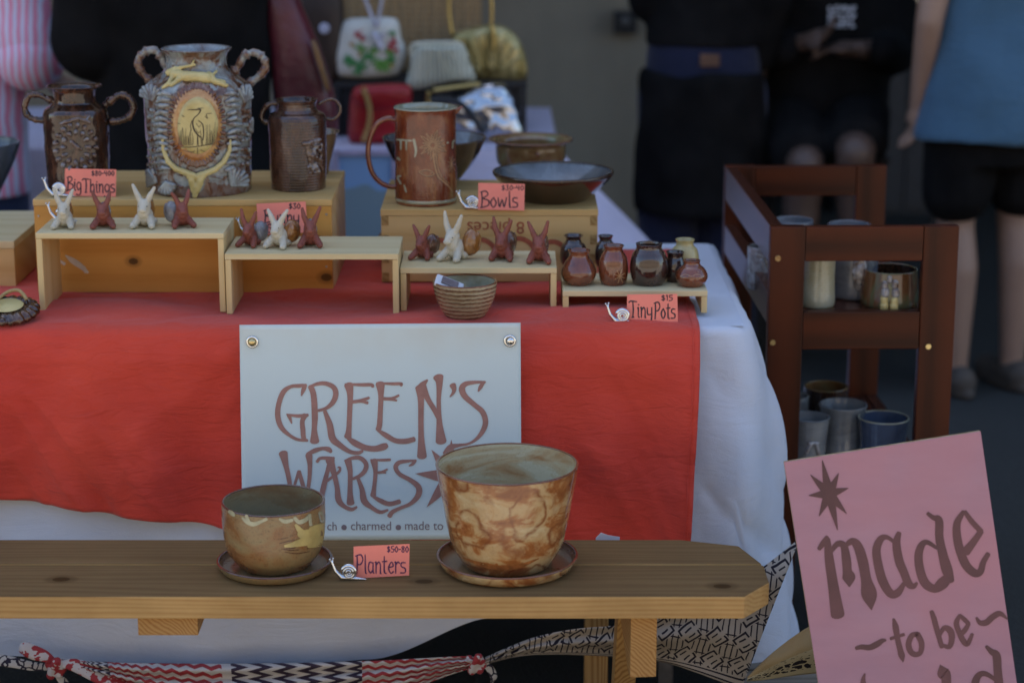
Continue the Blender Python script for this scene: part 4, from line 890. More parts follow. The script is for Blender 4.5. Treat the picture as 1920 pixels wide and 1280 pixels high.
def bunny(cx, by, zt, white, shell_i, hpx, label, yaw=0, sh_dx=0.0, tilt=0, big=1.0):
    P = at_z(cx, by, zt); s = hpx * mpp(P) / .0745
    o = empty('bunny_snail', (P.x, P.y + .021 * s, zt + .0004), R(yaw), label, 'figurine', 'bunny snail figurines on the risers'); o.scale = (s * big, s, s)
    me, hx, hz = BMS[NB[0] % 11]; NB[0] += 1; me.materials.clear(); me.materials.append(BISQ if white else TERRA)
    link('body', me, None, o)
    for sx in (-1, 1): link('eye', EYE, None, o, (sx * .0072 + hx, -.0108, .0382 + hz))
    ms = SM.copy(); ms.materials.clear(); ms.materials.append(SH[shell_i]); k_ = link('shell', ms, None, o, (sh_dx, .028, .0265)); k_.rotation_euler = (R(-8), 0, R(tilt)); k_.scale = (1.3, 1, 1.2)
bunny(116, 432, zA, True, 1, 73, 'white bunny snail in front of the silver snail, first on the tallest riser')
bunny(191, 431, zA, False, 0, 69, 'terracotta bunny snail with wide ears, second on the tallest riser', 6, big=1.08)
bunny(267, 431, zA, True, 1, 80, 'white bunny snail with long ears and amber shell on the tallest riser', -4)
bunny(340, 430, zA, False, 0, 71, 'terracotta bunny snail with grey shell at right end of tallest riser', 18, -.016, 30)
bunny(465, 466, zB, False, 0, 68, 'terracotta bunny snail left of the white one by the Bunny card', -14, .014, -25)
bunny(518, 469, zB, True, 1, 76, 'white bunny snail in front of the Bunny price card', -16, .016, -30)
bunny(580, 467, zB, False, 0, 74, 'terracotta bunny snail right of the Bunny price card', 4)
bunny(790, 490, zC, False, 2, 68, 'terracotta bunny snail at left end of the middle riser', -18, .012, -25)
bunny(848, 494, zC, True, 1, 88, 'tallest white bunny snail with big amber shell and long foot', -28, .020, -35, .9)
bunny(940, 492, zC, False, 2, 78, 'terracotta bunny snail right of the tallest white one', -10, .008, -20)
bunny(1010, 497, zC, False, 2, 76, 'terracotta bunny snail at right end of the middle riser', -6, .003, -10)
# ================================================================== SILVER SNAIL CARD HOLDERS AND PRICE CARDS
SILVER = NT('silver_plate', .09, 1).set('Base Color', (.66, .69, .72)).m
def snail_meshes():
    body = [((-.022, 0, .0285), .0021, (-.018, 0, .016), .0028), ((-.018, 0, .016), .0028, (-.008, 0, .0045), .0042), ((-.008, 0, .0045), .0042, (.010, 0, .0032), .0036), ((.010, 0, .0032), .0036, (.030, 0, .0014), .0010),
            ((-.022, 0, .0285), .0019, (-.0255, -.0015, .034), .0009), ((-.022, 0, .0285), .0019, (-.0205, .0015, .0345), .0009), ((-.0255, -.0015, .034), .0017, (-.0255, -.0015, .0345), .0017), ((-.0205, .0015, .0345), .0017, (-.0205, .0015, .035), .0017)]
    o = blob('body', body, .0006, SILVER, smooth=2); a = o.data; LATER.q.remove(o); bpy.data.objects.remove(o)
    pts, rs = [], []
    for i in range(90):
        t = i / 89; an = t * 2 * math.pi * 2.75 - 1.9; r = .0012 + .0098 * t; pts.append((r * math.cos(an), -.0035 * (1 - t), r * math.sin(an))); rs.append(.0009 + .0026 * t)
    return a, tube_mesh(pts, rs, 10)
SB, SS = snail_meshes()
SS.materials.append(SILVER)
def snail(px, py, zt, label, k_=1.0, dy=0):
    P = at_z(px, py, zt)
    o = empty('silver_snail', (P.x, P.y + dy, zt), 0, label, 'card holder', 'silver snail card holders'); o.scale = (k_,) * 3
    link('body', SB, SILVER, o); link('shell', SS, None, o, (.004, 0, .0135))
    return o
PINKCARD = plain('salmon_card', (.86, .25, .18), .8, 0, .05, 20)
PEN = plain('black_pen', (.02, .014, .022), .6); PURPLE = plain('purple_pen', (.07, .012, .06), .6)
GL = {'B': (.62, [[(.1, 0), (.14, .5), (.1, 1)], [(.02, .95), (.35, 1.02), (.5, .8), (.15, .56)], [(.15, .56), (.55, .42), (.5, .12), (.02, -.02)]]),
 'i': (.25, [[(.06, .56), (.12, .6), (.12, .1), (.2, 0)], [(.1, .78), (.16, .8)]]), 'g': (.5, [[(.42, .52), (.2, .6), (.06, .35), (.2, .04), (.4, .2)], [(.42, .56), (.42, -.15), (.25, -.34), (.02, -.28)]]),
 'T': (.6, [[(.0, .92), (.15, 1.02), (.6, .98)], [(.3, 1), (.34, .5), (.3, 0)], [(.22, 0), (.38, .02)]]), 'h': (.48, [[(.1, 1), (.1, 0)], [(.1, .42), (.28, .62), (.38, .45), (.38, .02), (.44, 0)]]),
 'n': (.48, [[(.04, .58), (.1, .6), (.1, 0)], [(.1, .42), (.27, .62), (.38, .45), (.38, .02), (.44, 0)]]), 's': (.42, [[(.36, .58), (.12, .58), (.08, .38), (.34, .26), (.32, .04), (.04, .02)]]),
 'o': (.48, [[(.24, .62), (.06, .32), (.22, 0), (.4, .28), (.24, .62)]]), 'w': (.66, [[(.04, .6), (.14, .04), (.3, .5), (.42, .04), (.58, .62)]]), 'l': (.25, [[(.1, 1.02), (.12, .1), (.2, 0)]]),
 'y': (.48, [[(.06, .6), (.1, .2), (.36, .2)], [(.4, .62), (.38, -.1), (.22, -.34), (.02, -.3)]]), 'P': (.55, [[(.12, 1), (.14, .5), (.1, -.04)], [(.02, .94), (.36, 1.02), (.5, .76), (.36, .5), (.14, .48)]]),
 't': (.38, [[(.16, .92), (.16, .1), (.3, 0)], [(.02, .64), (.32, .66)]]), 'a': (.46, [[(.36, .55), (.14, .6), (.06, .25), (.2, .02), (.36, .2)], [(.37, .6), (.37, .08), (.44, 0)]]), 'e': (.42, [[(.08, .32), (.36, .4), (.24, .62), (.06, .3), (.2, 0), (.38, .1)]]),
 'r': (.38, [[(.04, .58), (.1, .6), (.1, 0)], [(.1, .42), (.24, .62), (.36, .54)]]), 'u': (.48, [[(.08, .6), (.08, .15), (.22, 0), (.38, .2)], [(.38, .6), (.38, .05), (.46, 0)]]), 'S': (.55, [[(.46, .92), (.2, 1.02), (.08, .75), (.44, .4), (.38, .06), (.04, .02)]]),
 '$': (.55, [[(.44, .8), (.18, .84), (.14, .6), (.42, .42), (.38, .16), (.08, .2)], [(.28, 1), (.26, 0)]]), '0': (.55, [[(.28, .95), (.08, .5), (.26, .05), (.46, .5), (.28, .95)]]), '1': (.3, [[(.06, .8), (.16, .95), (.16, .05)]]),
 '3': (.5, [[(.08, .9), (.4, .92), (.2, .55), (.42, .3), (.25, .05), (.06, .12)]]), '4': (.55, [[(.12, .95), (.08, .5), (.46, .5)], [(.38, .95), (.38, .05)]]), '5': (.5, [[(.44, .95), (.14, .92), (.12, .58), (.4, .5), (.36, .12), (.06, .06)]]),
 '8': (.52, [[(.26, .95), (.1, .76), (.42, .3), (.26, .05), (.08, .28), (.42, .76), (.26, .95)]]), '-': (.35, [[(.05, .45), (.28, .48)]]), ' ': (.22, [])}
def script(txt, x0, x1, base, h, hw):
    W = sum(GL[c][0] for c in txt); k_ = (x1 - x0) / W; x = x0; out = []
    for c in txt:
        w_, st = GL[c]
        for s_ in st: out.append([(x + p_[0] * k_, base - p_[1] * h, hw * (1.0 if i % 2 == 0 else 1.35)) for i, p_ in enumerate(s_)])
        x += w_ * k_
    return out
def card(corners, zt, y, lines, label, pen=PEN, lean=.16):
    """corners: TL, TR, BR, BL photo pixels; upright card standing at depth y, leaning back a little"""
    cxp = sum(c_[0] for c_ in corners) / 4; byp = (corners[2][1] + corners[3][1]) / 2
    B = at_y(cxp, byp, y); n = Vector((0, -math.cos(lean), math.sin(lean))).normalized()
    o = empty('price_card', B, 0, label, 'price card', 'handwritten salmon price cards')
    pt = lambda x, yy, h=0.0: on_plane(x, yy, B + n * h, n) - B
    f = [pt(*c_, .0003) for c_ in corners]; bk = [v - n * .0006 for v in f]
    me = mesh_from(f + bk, [(0, 3, 2, 1), (4, 5, 6, 7)] + [(i, (i + 1) % 4, 4 + (i + 1) % 4, 4 + i) for i in range(4)]); link('paper', me, PINKCARD, o, smooth=False)
    for nm, strokes in lines: ribbons(nm, strokes, lambda x, yy, h: pt(x, yy, .0006 + h), pen, o, 4)
    return o
yb = at_z(170, 371, zBA).y
card([(122, 316), (218, 318), (217, 369), (121, 367)], zBA, yb + .01, [('lettering', script('Big', 125, 153, 357, 25, .95) + script('Things', 154, 216, 361, 25, .95)), ('price_lettering', script('$80-400', 171, 215, 330, 10, .7))], 'salmon price card lettered Big Things')
snail(107, 370, zBA, 'silver snail holding the Big Things card', 1.0, .004)
snail(114, 415, zA, 'silver snail hidden behind the white bunny snail on tallest riser', .95)
yb = at_z(527, 444, zB).y
card([(481, 382), (573, 378), (577, 436), (484, 441)], zB, yb - .006, [('lettering', script('Bunny', 494, 562, 418, 24, 1.0) + script('Snails', 500, 560, 436, 15, .9)), ('price_lettering', script('$30', 541, 564, 392, 11, .75))], 'salmon price card lettered Bunny standing behind three bunny snails')
snail(468, 441, zB, 'silver snail holding the Bunny card, mostly hidden behind a terracotta figurine', .9)
P = at_z(935, 394, zBB)
card([(897, 343), (984, 345), (983, 395), (896, 393)], zBB, P.y, [('lettering', script('Bowls', 900, 972, 389, 30, 1.0)), ('price_lettering', script('$30-40', 940, 983, 357, 10, .7))], 'salmon price card lettered Bowls')
snail(882, 393, zBB, 'silver snail holding the Bowls card', .98)
P = at_z(1222, 604, TZ + .006)
card([(1176, 552), (1270, 551), (1271, 604), (1175, 605)], TZ, P.y, [('lettering', script('Tiny', 1179, 1224, 595, 30, 1.05) + script('Pots', 1226, 1267, 597, 30, 1.05)), ('price_lettering', script('$15', 1239, 1262, 564, 11, .75))], 'salmon price card lettered Tiny Pots')
snail(1163, 606, TZ + .005, 'silver snail holding the Tiny Pots card')
P = at_z(715, 1083, BZ)
card([(663, 1024), (768, 1019), (767, 1078), (663, 1084)], BZ, P.y, [('lettering', script('Planters', 666, 762, 1074, 34, 1.05)), ('price_lettering', script('$50-80', 725, 767, 1035, 12, .8))], 'salmon price card lettered Planters on the bench', PURPLE)
snail(650, 1087, BZ, 'silver snail holding the Planters card on the bench', 1.0)
# paper scraps behind the bench
pp = plain('white_paper', (.72, .73, .76), .8, 0, .03)
q = at_y(1139, 1006, BB + .03)
sc_ = empty('paper_scrap', q, 0, 'torn white paper scrap poking up behind the bench', 'paper')
me = mesh_from([at_y(x, y, BB + .03 + d) - q for x, y, d in ((1117, 1008, 0), (1117, 1014, 0), (1162, 1014, .004), (1162, 1006, .004), (1141, 1003, .002), (1127, 998, 0))], [(0, 1, 2, 3, 4, 5)]); o = link('sheet', me, pp, sc_, smooth=False); o.modifiers.new('t', 'SOLIDIFY').thickness = .0006
# ================================================================== PATTERNED TEXTILES
def zigzag_mat():
    k = NT('ikat_zigzag_cotton', .85, 0, 0, .2); uv = k.sep(k.coord('UV')); u, v = uv[0], uv[1]
    tri = lambda x: k.math('ABSOLUTE', k.math('SUBTRACT', k.math('FRACT', x), .5))
    blk = k.math('FRACT', k.math('ADD', k.math('MULTIPLY', u, 2.55), .22))
    isblack = k.math('GREATER_THAN', blk, .56)
    r = k.math('FRACT', k.math('ADD', k.math('MULTIPLY', v, 5.5), k.math('ADD', k.math('MULTIPLY', tri(k.math('MULTIPLY', u, 46.0)), .8), k.math('MULTIPLY', u, 7.0))))
    b = k.math('FRACT', k.math('ADD', k.math('MULTIPLY', u, 31.0), k.math('MULTIPLY', tri(k.math('MULTIPLY', v, 6.0)), 1.2)))
    wht = (.55, .52, .48); nz = k.noise(k.coord(), 150, 2)
    mr = k.math('GREATER_THAN', r, .52); mb = k.math('GREATER_THAN', b, .52)
    edge = k.math('GREATER_THAN', k.math('ABSOLUTE', k.math('SUBTRACT', blk, .56)), .03)
    c = k.mix(isblack, k.mix(k.math('MULTIPLY', mr, edge), wht, (.34, .03, .035)), k.mix(mb, wht, (.025, .016, .035)))
    k.col(k.mix(k.math('MULTIPLY', nz, .2), c, (.2, .15, .14))); k.bump(k.noise(k.coord(), 700, 1), .2, .0006); return k.m
def batik_mat():
    k = NT('black_line_batik', .85, 0, 0, .2); co = k.coord('Object', (1, 1, 1), (0, 0, 0), (0, R(38), 0)); wv = k.noise(k.coord(), 22, 2, color=True)
    sc2 = k.n('ShaderNodeVectorMath', operation='SCALE'); k.inp(sc2.inputs[0], wv); sc2.inputs['Scale'].default_value = .008
    s_ = k.sep(k.add(co, sc2.outputs[0])); a, b = k.math('MULTIPLY', s_[0], 31.0), k.math('MULTIPLY', s_[2], 31.0)
    fa, fb = k.math('SUBTRACT', k.math('FRACT', a), .5), k.math('SUBTRACT', k.math('FRACT', b), .5)
    par = k.math('FRACT', k.math('MULTIPLY', k.math('ADD', k.math('FLOOR', a), k.math('FLOOR', b)), .5))
    aa, ab = k.math('ABSOLUTE', fa), k.math('ABSOLUTE', fb)
    sq = k.math('MAXIMUM', aa, ab); dm = k.math('ABSOLUTE', k.math('SUBTRACT', fa, fb))
    p1 = k.math('MINIMUM', k.math('ABSOLUTE', k.math('SUBTRACT', sq, .40)), k.math('ABSOLUTE', k.math('SUBTRACT', sq, .15)))
    gate = k.math('GREATER_THAN', ab, .12)
    p1 = k.math('ADD', p1, k.math('MULTIPLY', k.math('SUBTRACT', 1.0, gate), .05))
    p2 = k.math('MINIMUM', k.math('ABSOLUTE', k.math('SUBTRACT', dm, .22)), k.math('ABSOLUTE', k.math('SUBTRACT', k.math('ADD', aa, ab), .62)))
    pt = k.math('ADD', k.math('MULTIPLY', p1, k.math('GREATER_THAN', par, .25)), k.math('MULTIPLY', p2, k.math('LESS_THAN', par, .25)))
    ln = k.math('LESS_THAN', pt, .05)
    v = k.sep(k.coord('UV'))[1]
    bd = k.math('LESS_THAN', v, .10); bl = k.math('MULTIPLY', bd, k.math('LESS_THAN', k.math('ABSOLUTE', k.math('SUBTRACT', k.math('FRACT', k.math('MULTIPLY', v, 20.0)), .5)), .16))
    ln = k.math('MAXIMUM', k.math('MULTIPLY', ln, k.math('SUBTRACT', 1.0, bd)), bl)
    k.col(k.mix(ln, k.ramp(k.noise(k.coord(), 9, 4), [(.3, (.28, .245, .20)), (.7, (.38, .34, .29))]), (.014, .012, .02))); k.bump(k.noise(k.coord(), 700, 1), .2, .0006); return k.m
def brown_batik():
    k = NT('brown_scroll_batik', .85, 0, 0, .2); uv = k.coord('UV'); v = k.sep(uv)[1]; c0 = k.coord('UV', (14, 9, 1))
    sw = k.vor(k.add(c0, k.noise(c0, 1.0, 2, color=True)), 1.0, 'DISTANCE_TO_EDGE'); scroll = k.math('LESS_THAN', sw, .13)
    st = k.wave(k.coord('UV', (1, 1, 1), (0, 0, 0), (0, 0, R(55))), 14, 'BANDS', 'X', 1.0)
    tan, blk, cr = (.24, .13, .03), (.015, .012, .015), (.36, .31, .19)
    top = k.mix(k.math('GREATER_THAN', st, .6), cr, tan); mid = k.mix(scroll, blk, cr)
    dots = k.mix(k.math('LESS_THAN', k.vor(k.coord('UV', (34, 34, 1)), 1.0), .28), cr, blk)
    c = k.mix(k.math('GREATER_THAN', v, .35), mid, dots); c = k.mix(k.math('GREATER_THAN', v, .5), c, top); 
    c = k.mix(k.math('LESS_THAN', v, .12), c, cr); k.col(c); k.bump(k.noise(k.coord(), 700, 1), .2, .0006); return k.m
def band(name, top, bot, y0, m, parent, nu=90, nv=18, pleat=.006, np=3, seed=0, yslope=0.0):
    T = cat_rom(top, 12); Bt = cat_rom(bot, 12)
    def samp(L, u):
        f = u * (len(L) - 1); i = min(int(f), len(L) - 2); t = f - i; return [a + (b - a) * t for a, b in zip(L[i], L[i + 1])]
    def fn(u, v):
        a = samp(T, u); b = samp(Bt, u); x = b[0] + (a[0] - b[0]) * v; y = b[1] + (a[1] - b[1]) * v
        d = pleat * math.sin(v * math.pi * 2 * np + 2 * math.sin(u * 5 + seed)) + .006 * mnoise.noise(Vector((u * 6, v * 2, seed))) - .012 * math.sin(v * math.pi)
        return at_y(x, y, y0 + d + yslope * u) - Vector(parent.location)
    return sheet(name, fn, nu, nv, m, parent, .0012)
ZZ, BK, BBK = zigzag_mat(), batik_mat(), brown_batik()
GY = TF - .085
zs = empty('zigzag_scarf', at_y(500, 1270, GY), 0, 'red, black and white zigzag scarf tied in a swag under the bench', 'scarf')
band('fabric', [(100, 1236), (150, 1238), (190, 1240), (300, 1243), (500, 1243), (700, 1238), (860, 1230), (905, 1234)], [(100, 1246), (150, 1258), (200, 1280), (320, 1318), (500, 1330), (700, 1312), (850, 1262), (905, 1246)], GY, ZZ, zs, 160, 30, .007, 3)
WSC = plain('white_scarf_cotton', (.55, .50, .46), .85, 0, .05)
def scarf_red():
    k = NT('red_patch_scarf_cotton', .85); k.col(k.mix(k.math('GREATER_THAN', k.noise(k.coord('Object', (40, 40, 60)), 1.2, 2), .5), (.52, .47, .44), (.32, .03, .035))); return k.m
RS = scarf_red()
def inkcloth():
    k = NT('ink_leaf_cotton', .85); c0 = k.coord('Object', (55, 55, 55)); v = k.vor(k.add(c0, k.noise(c0, 1.0, 2, color=True)), 1.0, 'DISTANCE_TO_EDGE')
    k.col(k.mix(k.math('LESS_THAN', v, .09), (.5, .47, .42), (.02, .015, .03))); return k.m
IC = inkcloth()
def knot(px, py, m, parent, y, r=.013):
    q = at_y(px, py, y) - Vector(parent.location)
    return blob('knot', [(q + Vector((-.008, -.006, -.014)), r * .62, q + Vector((.004, -.012, .012)), r * .7), (q + Vector((.004, -.012, .012)), r * .6, q + Vector((.012, -.004, -.004)), r * .6), (q + Vector((-.012, 0, .004)), r * .6, q + Vector((.006, -.008, -.012)), r * .6)], .0016, m, parent, smooth=1, rough=.0015, rscale=150)
def tail(pts, m, parent, y, name='tail', fl=.3):
    P = cat_rom(pts, 6); q = [at_y(a, b, y) - Vector(parent.location) for a, b, r in P]; s_ = mpp(at_y(pts[0][0], pts[0][1], y))
    return link(name, tube_mesh(q, [r * s_ for a, b, r in P], 14, fl), m, parent)
knot(105, 1248, RS, zs, GY - .008); knot(893, 1240, RS, zs, GY - .008, .012)
tail([(104, 1242, 5), (85, 1230, 11), (62, 1222, 14), (44, 1214, 12), (38, 1222, 6)], RS, zs, GY - .012, 'bow_loop')
tail([(98, 1250, 6), (60, 1248, 9), (20, 1240, 11), (-30, 1232, 13), (-80, 1226, 13)], IC, zs, GY - .004, 'tail')
tail([(104, 1254, 5), (112, 1268, 8), (128, 1290, 8)], IC, zs, GY - .014, 'tail')
tail([(112, 1244, 6), (140, 1246, 13), (180, 1264, 15), (230, 1290, 14)], RS, zs, GY - .016, 'tail')
tail([(905, 1240, 5), (918, 1252, 8), (926, 1268, 8), (922, 1279, 3)], IC, zs, GY - .012, 'tail')
bs = empty('batik_cloth', at_y(1250, 1240, GY), 0, 'cream batik cloth with black angular maze lines hanging at the bench end', 'cloth')
band('fabric', [(905, 1234), (960, 1210), (1010, 1192), (1080, 1178), (1200, 1165), (1330, 1120), (1420, 1070), (1500, 1008)], [(905, 1246), (960, 1232), (1020, 1226), (1150, 1230), (1240, 1240), (1300, 1258), (1380, 1288), (1388, 1292)][:7] + [(1388, 1294)], GY, BK, bs, 140, 40, .005, 2, 2, -.085)
# straighter right hem of the batik
# low slatted crate under the brown batik at the right
gw = wood('grey_driftwood', (.20, .17, .13), (.11, .09, .065), 'X', 22, .8)
cq = at_y(1478, 1275, 3.30)
lc = empty('low_crate', (.58, 3.42, 0), 0, 'low grey wooden crate on the ground beside the bench end', 'crate')
for i in range(3): box('slat', (0, -.14, .025 + i * .043), (.36, .014, .037), gw, lc, .002)
for i in range(3): box('slat', (0, .14, .025 + i * .043), (.36, .014, .037), gw, lc, .002)
for i in range(4): box('top_board', (0, -.11 + i * .073, .139), (.36, .066, .014), gw, lc, .002)
for sx in (-1, 1):
    box('end_board', (sx * .165, 0, .066), (.014, .264, .13), gw, lc, .002)
bb = empty('brown_batik_cloth', (.58, 3.3, .1), 0, 'brown, black and cream scroll batik draped on the low crate', 'cloth')
band('fabric', [(1402, 1268), (1430, 1240), (1470, 1206), (1520, 1172), (1600, 1130), (1690, 1110)], [(1400, 1276), (1430, 1274), (1470, 1268), (1520, 1262), (1600, 1256), (1690, 1256)], 3.245, BBK, bb, 60, 24, .004, 1, 5)
# ================================================================== PINK SIGN
SP = at_y(1470, 866, 3.10); th = R(9.4); ln_ = .13
U = Vector((math.cos(th), 0, math.sin(th))); D0 = Vector((math.sin(th) * 1.02, 0, -math.cos(th)))
D = Vector((D0.x, -ln_, D0.z)).normalized(); NS = D.cross(U).normalized()
if NS.y > 0: NS = -NS
WS = (on_plane(1838, 803, SP, NS) - SP).length; HS = SP.z / -D.z - .002
sg = empty('painted_sign', SP + D * HS, 0, 'pink painted plywood sign with dark gothic lettering leaning at the right', 'sign')
pk = NT('pink_brushed_paint', .6); c = pk.coord()
f = pk.noise(pk.coord(scale=(3, 3, 9), rot=(0, R(12), 0)), 2.5, 5, .6)
pk.col(pk.mix(pk.ramp(pk.noise(c, 5, 4), [(.38, 0.0), (.68, .8)]), pk.ramp(f, [(.3, (.35, .18, .225)), (.7, (.40, .215, .26))]), (.44, .19, .215))); pk.bump(pk.noise(pk.coord(scale=(6, 6, 90), rot=(0, R(12), 0)), 3, 4), .12, .0008); PKM = pk.m
org = sg.location
def slab(name, o0, t0, t1, m):
    f = [o0 + a * U * WS + b * D * HS + NS * t1 - org for a, b in ((0, 0), (1, 0), (1, 1), (0, 1))]; bk = [v - NS * (t1 - t0) for v in f]
    bm = bmesh.new(); V = [bm.verts.new(v) for v in f + bk]
    for idx in [(0, 3, 2, 1), (4, 5, 6, 7)] + [(i, (i + 1) % 4, 4 + (i + 1) % 4, 4 + i) for i in range(4)]: bm.faces.new([V[i] for i in idx])
    bmesh.ops.recalc_face_normals(bm, faces=bm.faces); bmesh.ops.bevel(bm, geom=bm.edges[:], offset=.0007, segments=1, affect='EDGES'); return bm_obj(name, bm, m, sg, None, False)
PLY = wood('plywood_edge', (.52, .40, .22), (.36, .24, .10), 'X', 60, .7)
slab('plywood', SP, -.009, -.0012, PLY); slab('painted_face', SP, -.0011, 0, PKM)
PLUM = plain('dark_plum_paint', (.115, .042, .046), .5, 0, .3, 9)
Zs = 2.56
def smap(x, y, h): return on_plane(1420 + x / Zs, 780 + y / Zs, SP + NS * (.0006 + h), NS) - org
S = [[(296, 636, 10), (318, 606, 14), (335, 578, 9)], [(336, 590, 14), (346, 690, 22), (364, 810, 25), (386, 952, 33)], [(352, 650, 10), (385, 612, 14), (415, 622, 17), (428, 690, 22), (432, 740, 22), (440, 775, 31), (442, 818, 2)], [(425, 618, 10), (455, 600, 17), (482, 622, 22), (505, 690, 25), (522, 780, 25), (538, 858, 37), (548, 928, 2)],
 [(680, 560, 12), (668, 610, 19), (680, 690, 21), (704, 750, 20), (725, 800, 19), (748, 815, 14), (766, 800, 7)], [(658, 604, 8), (622, 580, 11), (592, 590, 17), (572, 640, 20), (580, 710, 21), (602, 790, 22), (640, 850, 20), (675, 845, 18), (705, 800, 10)],
 [(818, 466, 9), (845, 486, 12), (872, 500, 19), (874, 580, 20), (890, 660, 22), (912, 740, 26), (932, 790, 14)], [(862, 632, 8), (815, 604, 12), (788, 620, 17), (774, 670, 20), (782, 740, 21), (806, 800, 22), (850, 826, 20), (890, 800, 28), (915, 770, 20)],
 [(990, 458, 10), (960, 510, 17), (958, 570, 20), (972, 640, 21), (1000, 710, 21), (1040, 750, 20), (1070, 745, 17), (1085, 700, 14), (1108, 660, 12)], [(996, 458, 10), (1030, 505, 13), (1074, 552, 13)], [(1074, 552, 14), (1040, 600, 17), (1000, 650, 22)],
 [(474, 1112, 9), (500, 1106, 12), (540, 1108, 14), (575, 1092, 15), (600, 1076, 11), (616, 1074, 6)], [(654, 972, 6), (664, 1010, 15), (672, 1060, 13), (686, 1120, 14), (694, 1150, 15), (700, 1178, 2)], [(640, 1066, 8), (704, 1046, 8)],
 [(768, 1044, 12), (742, 1052, 13), (726, 1090, 14), (736, 1128, 14), (760, 1142, 13), (784, 1130, 12), (788, 1086, 14), (768, 1044, 14)], [(836, 936, 10), (848, 970, 13), (864, 1030, 13), (886, 1106, 11)], [(872, 1056, 8), (896, 1016, 12), (924, 1026, 16), (934, 1060, 15), (922, 1104, 12), (886, 1096, 8)],
 [(972, 954, 8), (956, 990, 13), (966, 1030, 13), (990, 1078, 14), (1010, 1090, 12), (1032, 1044, 8)], [(972, 954, 8), (994, 974, 11), (1014, 994, 10)], [(1014, 994, 10), (1000, 1020, 12), (978, 1046, 12)],
 [(1052, 966, 6), (1070, 990, 12), (1100, 988, 15), (1130, 962, 15), (1165, 946, 13), (1200, 972, 4)],
 [(516, 1234, 4), (508, 1270, 12), (516, 1340, 20), (540, 1440, 22)], [(878, 1192, 2), (892, 1228, 30), (906, 1250, 24), (910, 1340, 22), (930, 1440, 24)], [(1100, 1104, 8), (1124, 1128, 14), (1148, 1148, 20), (1154, 1220, 20), (1164, 1320, 23), (1184, 1420, 24)], [(1150, 1268, 9), (1100, 1236, 12), (1066, 1240, 15), (1046, 1280, 19), (1052, 1350, 20), (1080, 1420, 20)]]
for tx, ty in ((312, 212), (390, 274), (436, 345), (428, 466), (385, 545), (297, 478), (248, 380), (256, 282)): S.append([(tx, ty, 2), ((tx + 345) / 2 + 0, (ty + 372) / 2, 15), (345, 372, 26)])
ribbons('painted_lettering', S, smap, PLUM, sg, 6)
# ================================================================== CART WITH MUGS
CY = 3.80
MAH = wood('mahogany_stain', (.082, .016, .004), (.034, .007, .002), 'X', 6, .4, dirt=.45); MAHZ = wood('mahogany_stain_upright', (.082, .016, .004), (.034, .007, .002), 'Z', 6, .4, dirt=.45)
MAHY = wood('mahogany_stain_side', (.07, .022, .012), (.035, .011, .006), 'Y', 7, .22, dirt=.2)
a0 = at_y(1445, 425, CY); a1 = at_y(1800, 432, CY); CX0, CX1, CZ1 = a0.x, a1.x, a0.z; CL = .0
CYB = 4.50; CW = CX1 - CX0; cxm = (CX0 + CX1) / 2
cart = empty('wooden_cart', (cxm, CY, 0), 0, 'dark mahogany stained rack with open sides holding mugs', 'rack')
lw = 66 * mpp(a0); T_ = .024
zr = lambda py: at_y(1600, py, CY).z
z_tr0, z_m1, z_m0 = zr(490), zr(585), zr(655)
def cbox(n, x0, x1, y0, y1, z0, z1, m, bev=.002): return box(n, ((x0 + x1) / 2 - cxm, (y0 + y1) / 2 - CY, (z0 + z1) / 2), (x1 - x0, y1 - y0, z1 - z0), m, cart, bev)
for yy in (CY, CYB - T_):
    for x0 in (CX0, CX1 - lw): cbox('leg', x0, x0 + lw, yy, yy + T_, .0, CZ1, MAHZ)
    cbox('top_rail', CX0 + lw + .0006, CX1 - lw - .0006, yy + .0015, yy + T_ - .0015, z_tr0, CZ1 - .0008, MAH)
    cbox('middle_rail', CX0 + lw + .0006, CX1 - lw - .0006, yy + .0015, yy + T_ - .0015, z_m0, z_m1, MAH)
    cbox('bottom_rail', CX0 + lw + .0006, CX1 - lw - .0006, yy + .0015, yy + T_ - .0015, .30, .375, MAH)
for x0 in (CX0 + .001, CX1 - T_ - .001):
    if x0 < cxm:
        cbox('side_rail', x0, x0 + T_, CY + T_ + .0006, CYB - T_ - .0006, CZ1 - .072, CZ1 - .001, MAHY)
        cbox('side_rail', x0, x0 + T_, CY + T_ + .0006, CYB - T_ - .0006, CZ1 - .185, CZ1 - .125, MAHY)
    cbox('side_rail', x0, x0 + T_, CY + T_ + .0006, CYB - T_ - .0006, .30, .375, MAHY)
SHZ, SLZ = z_m1 - .004, .372
cbox('shelf', CX0 + T_ + .003, CX1 - T_ - .003, CY + T_ + .001, CYB - T_ - .001, SHZ - .016, SHZ, MAHY); cbox('shelf', CX0 + T_ + .003, CX1 - T_ - .003, CY + T_ + .001, CYB - T_ - .001, SLZ - .016, SLZ, MAHY)
for px, py, m in ((1448, 641, BRASS), (1741, 650, BRASS), (1458, 484, RAW)):
    q = at_y(px, py, CY - .001) - Vector(cart.location); o = disc('bolt', q, .0062, m, cart, .005)
cart.rotation_euler = (0, 0, R(1.4))
GM = 'handmade mugs on the dark rack'
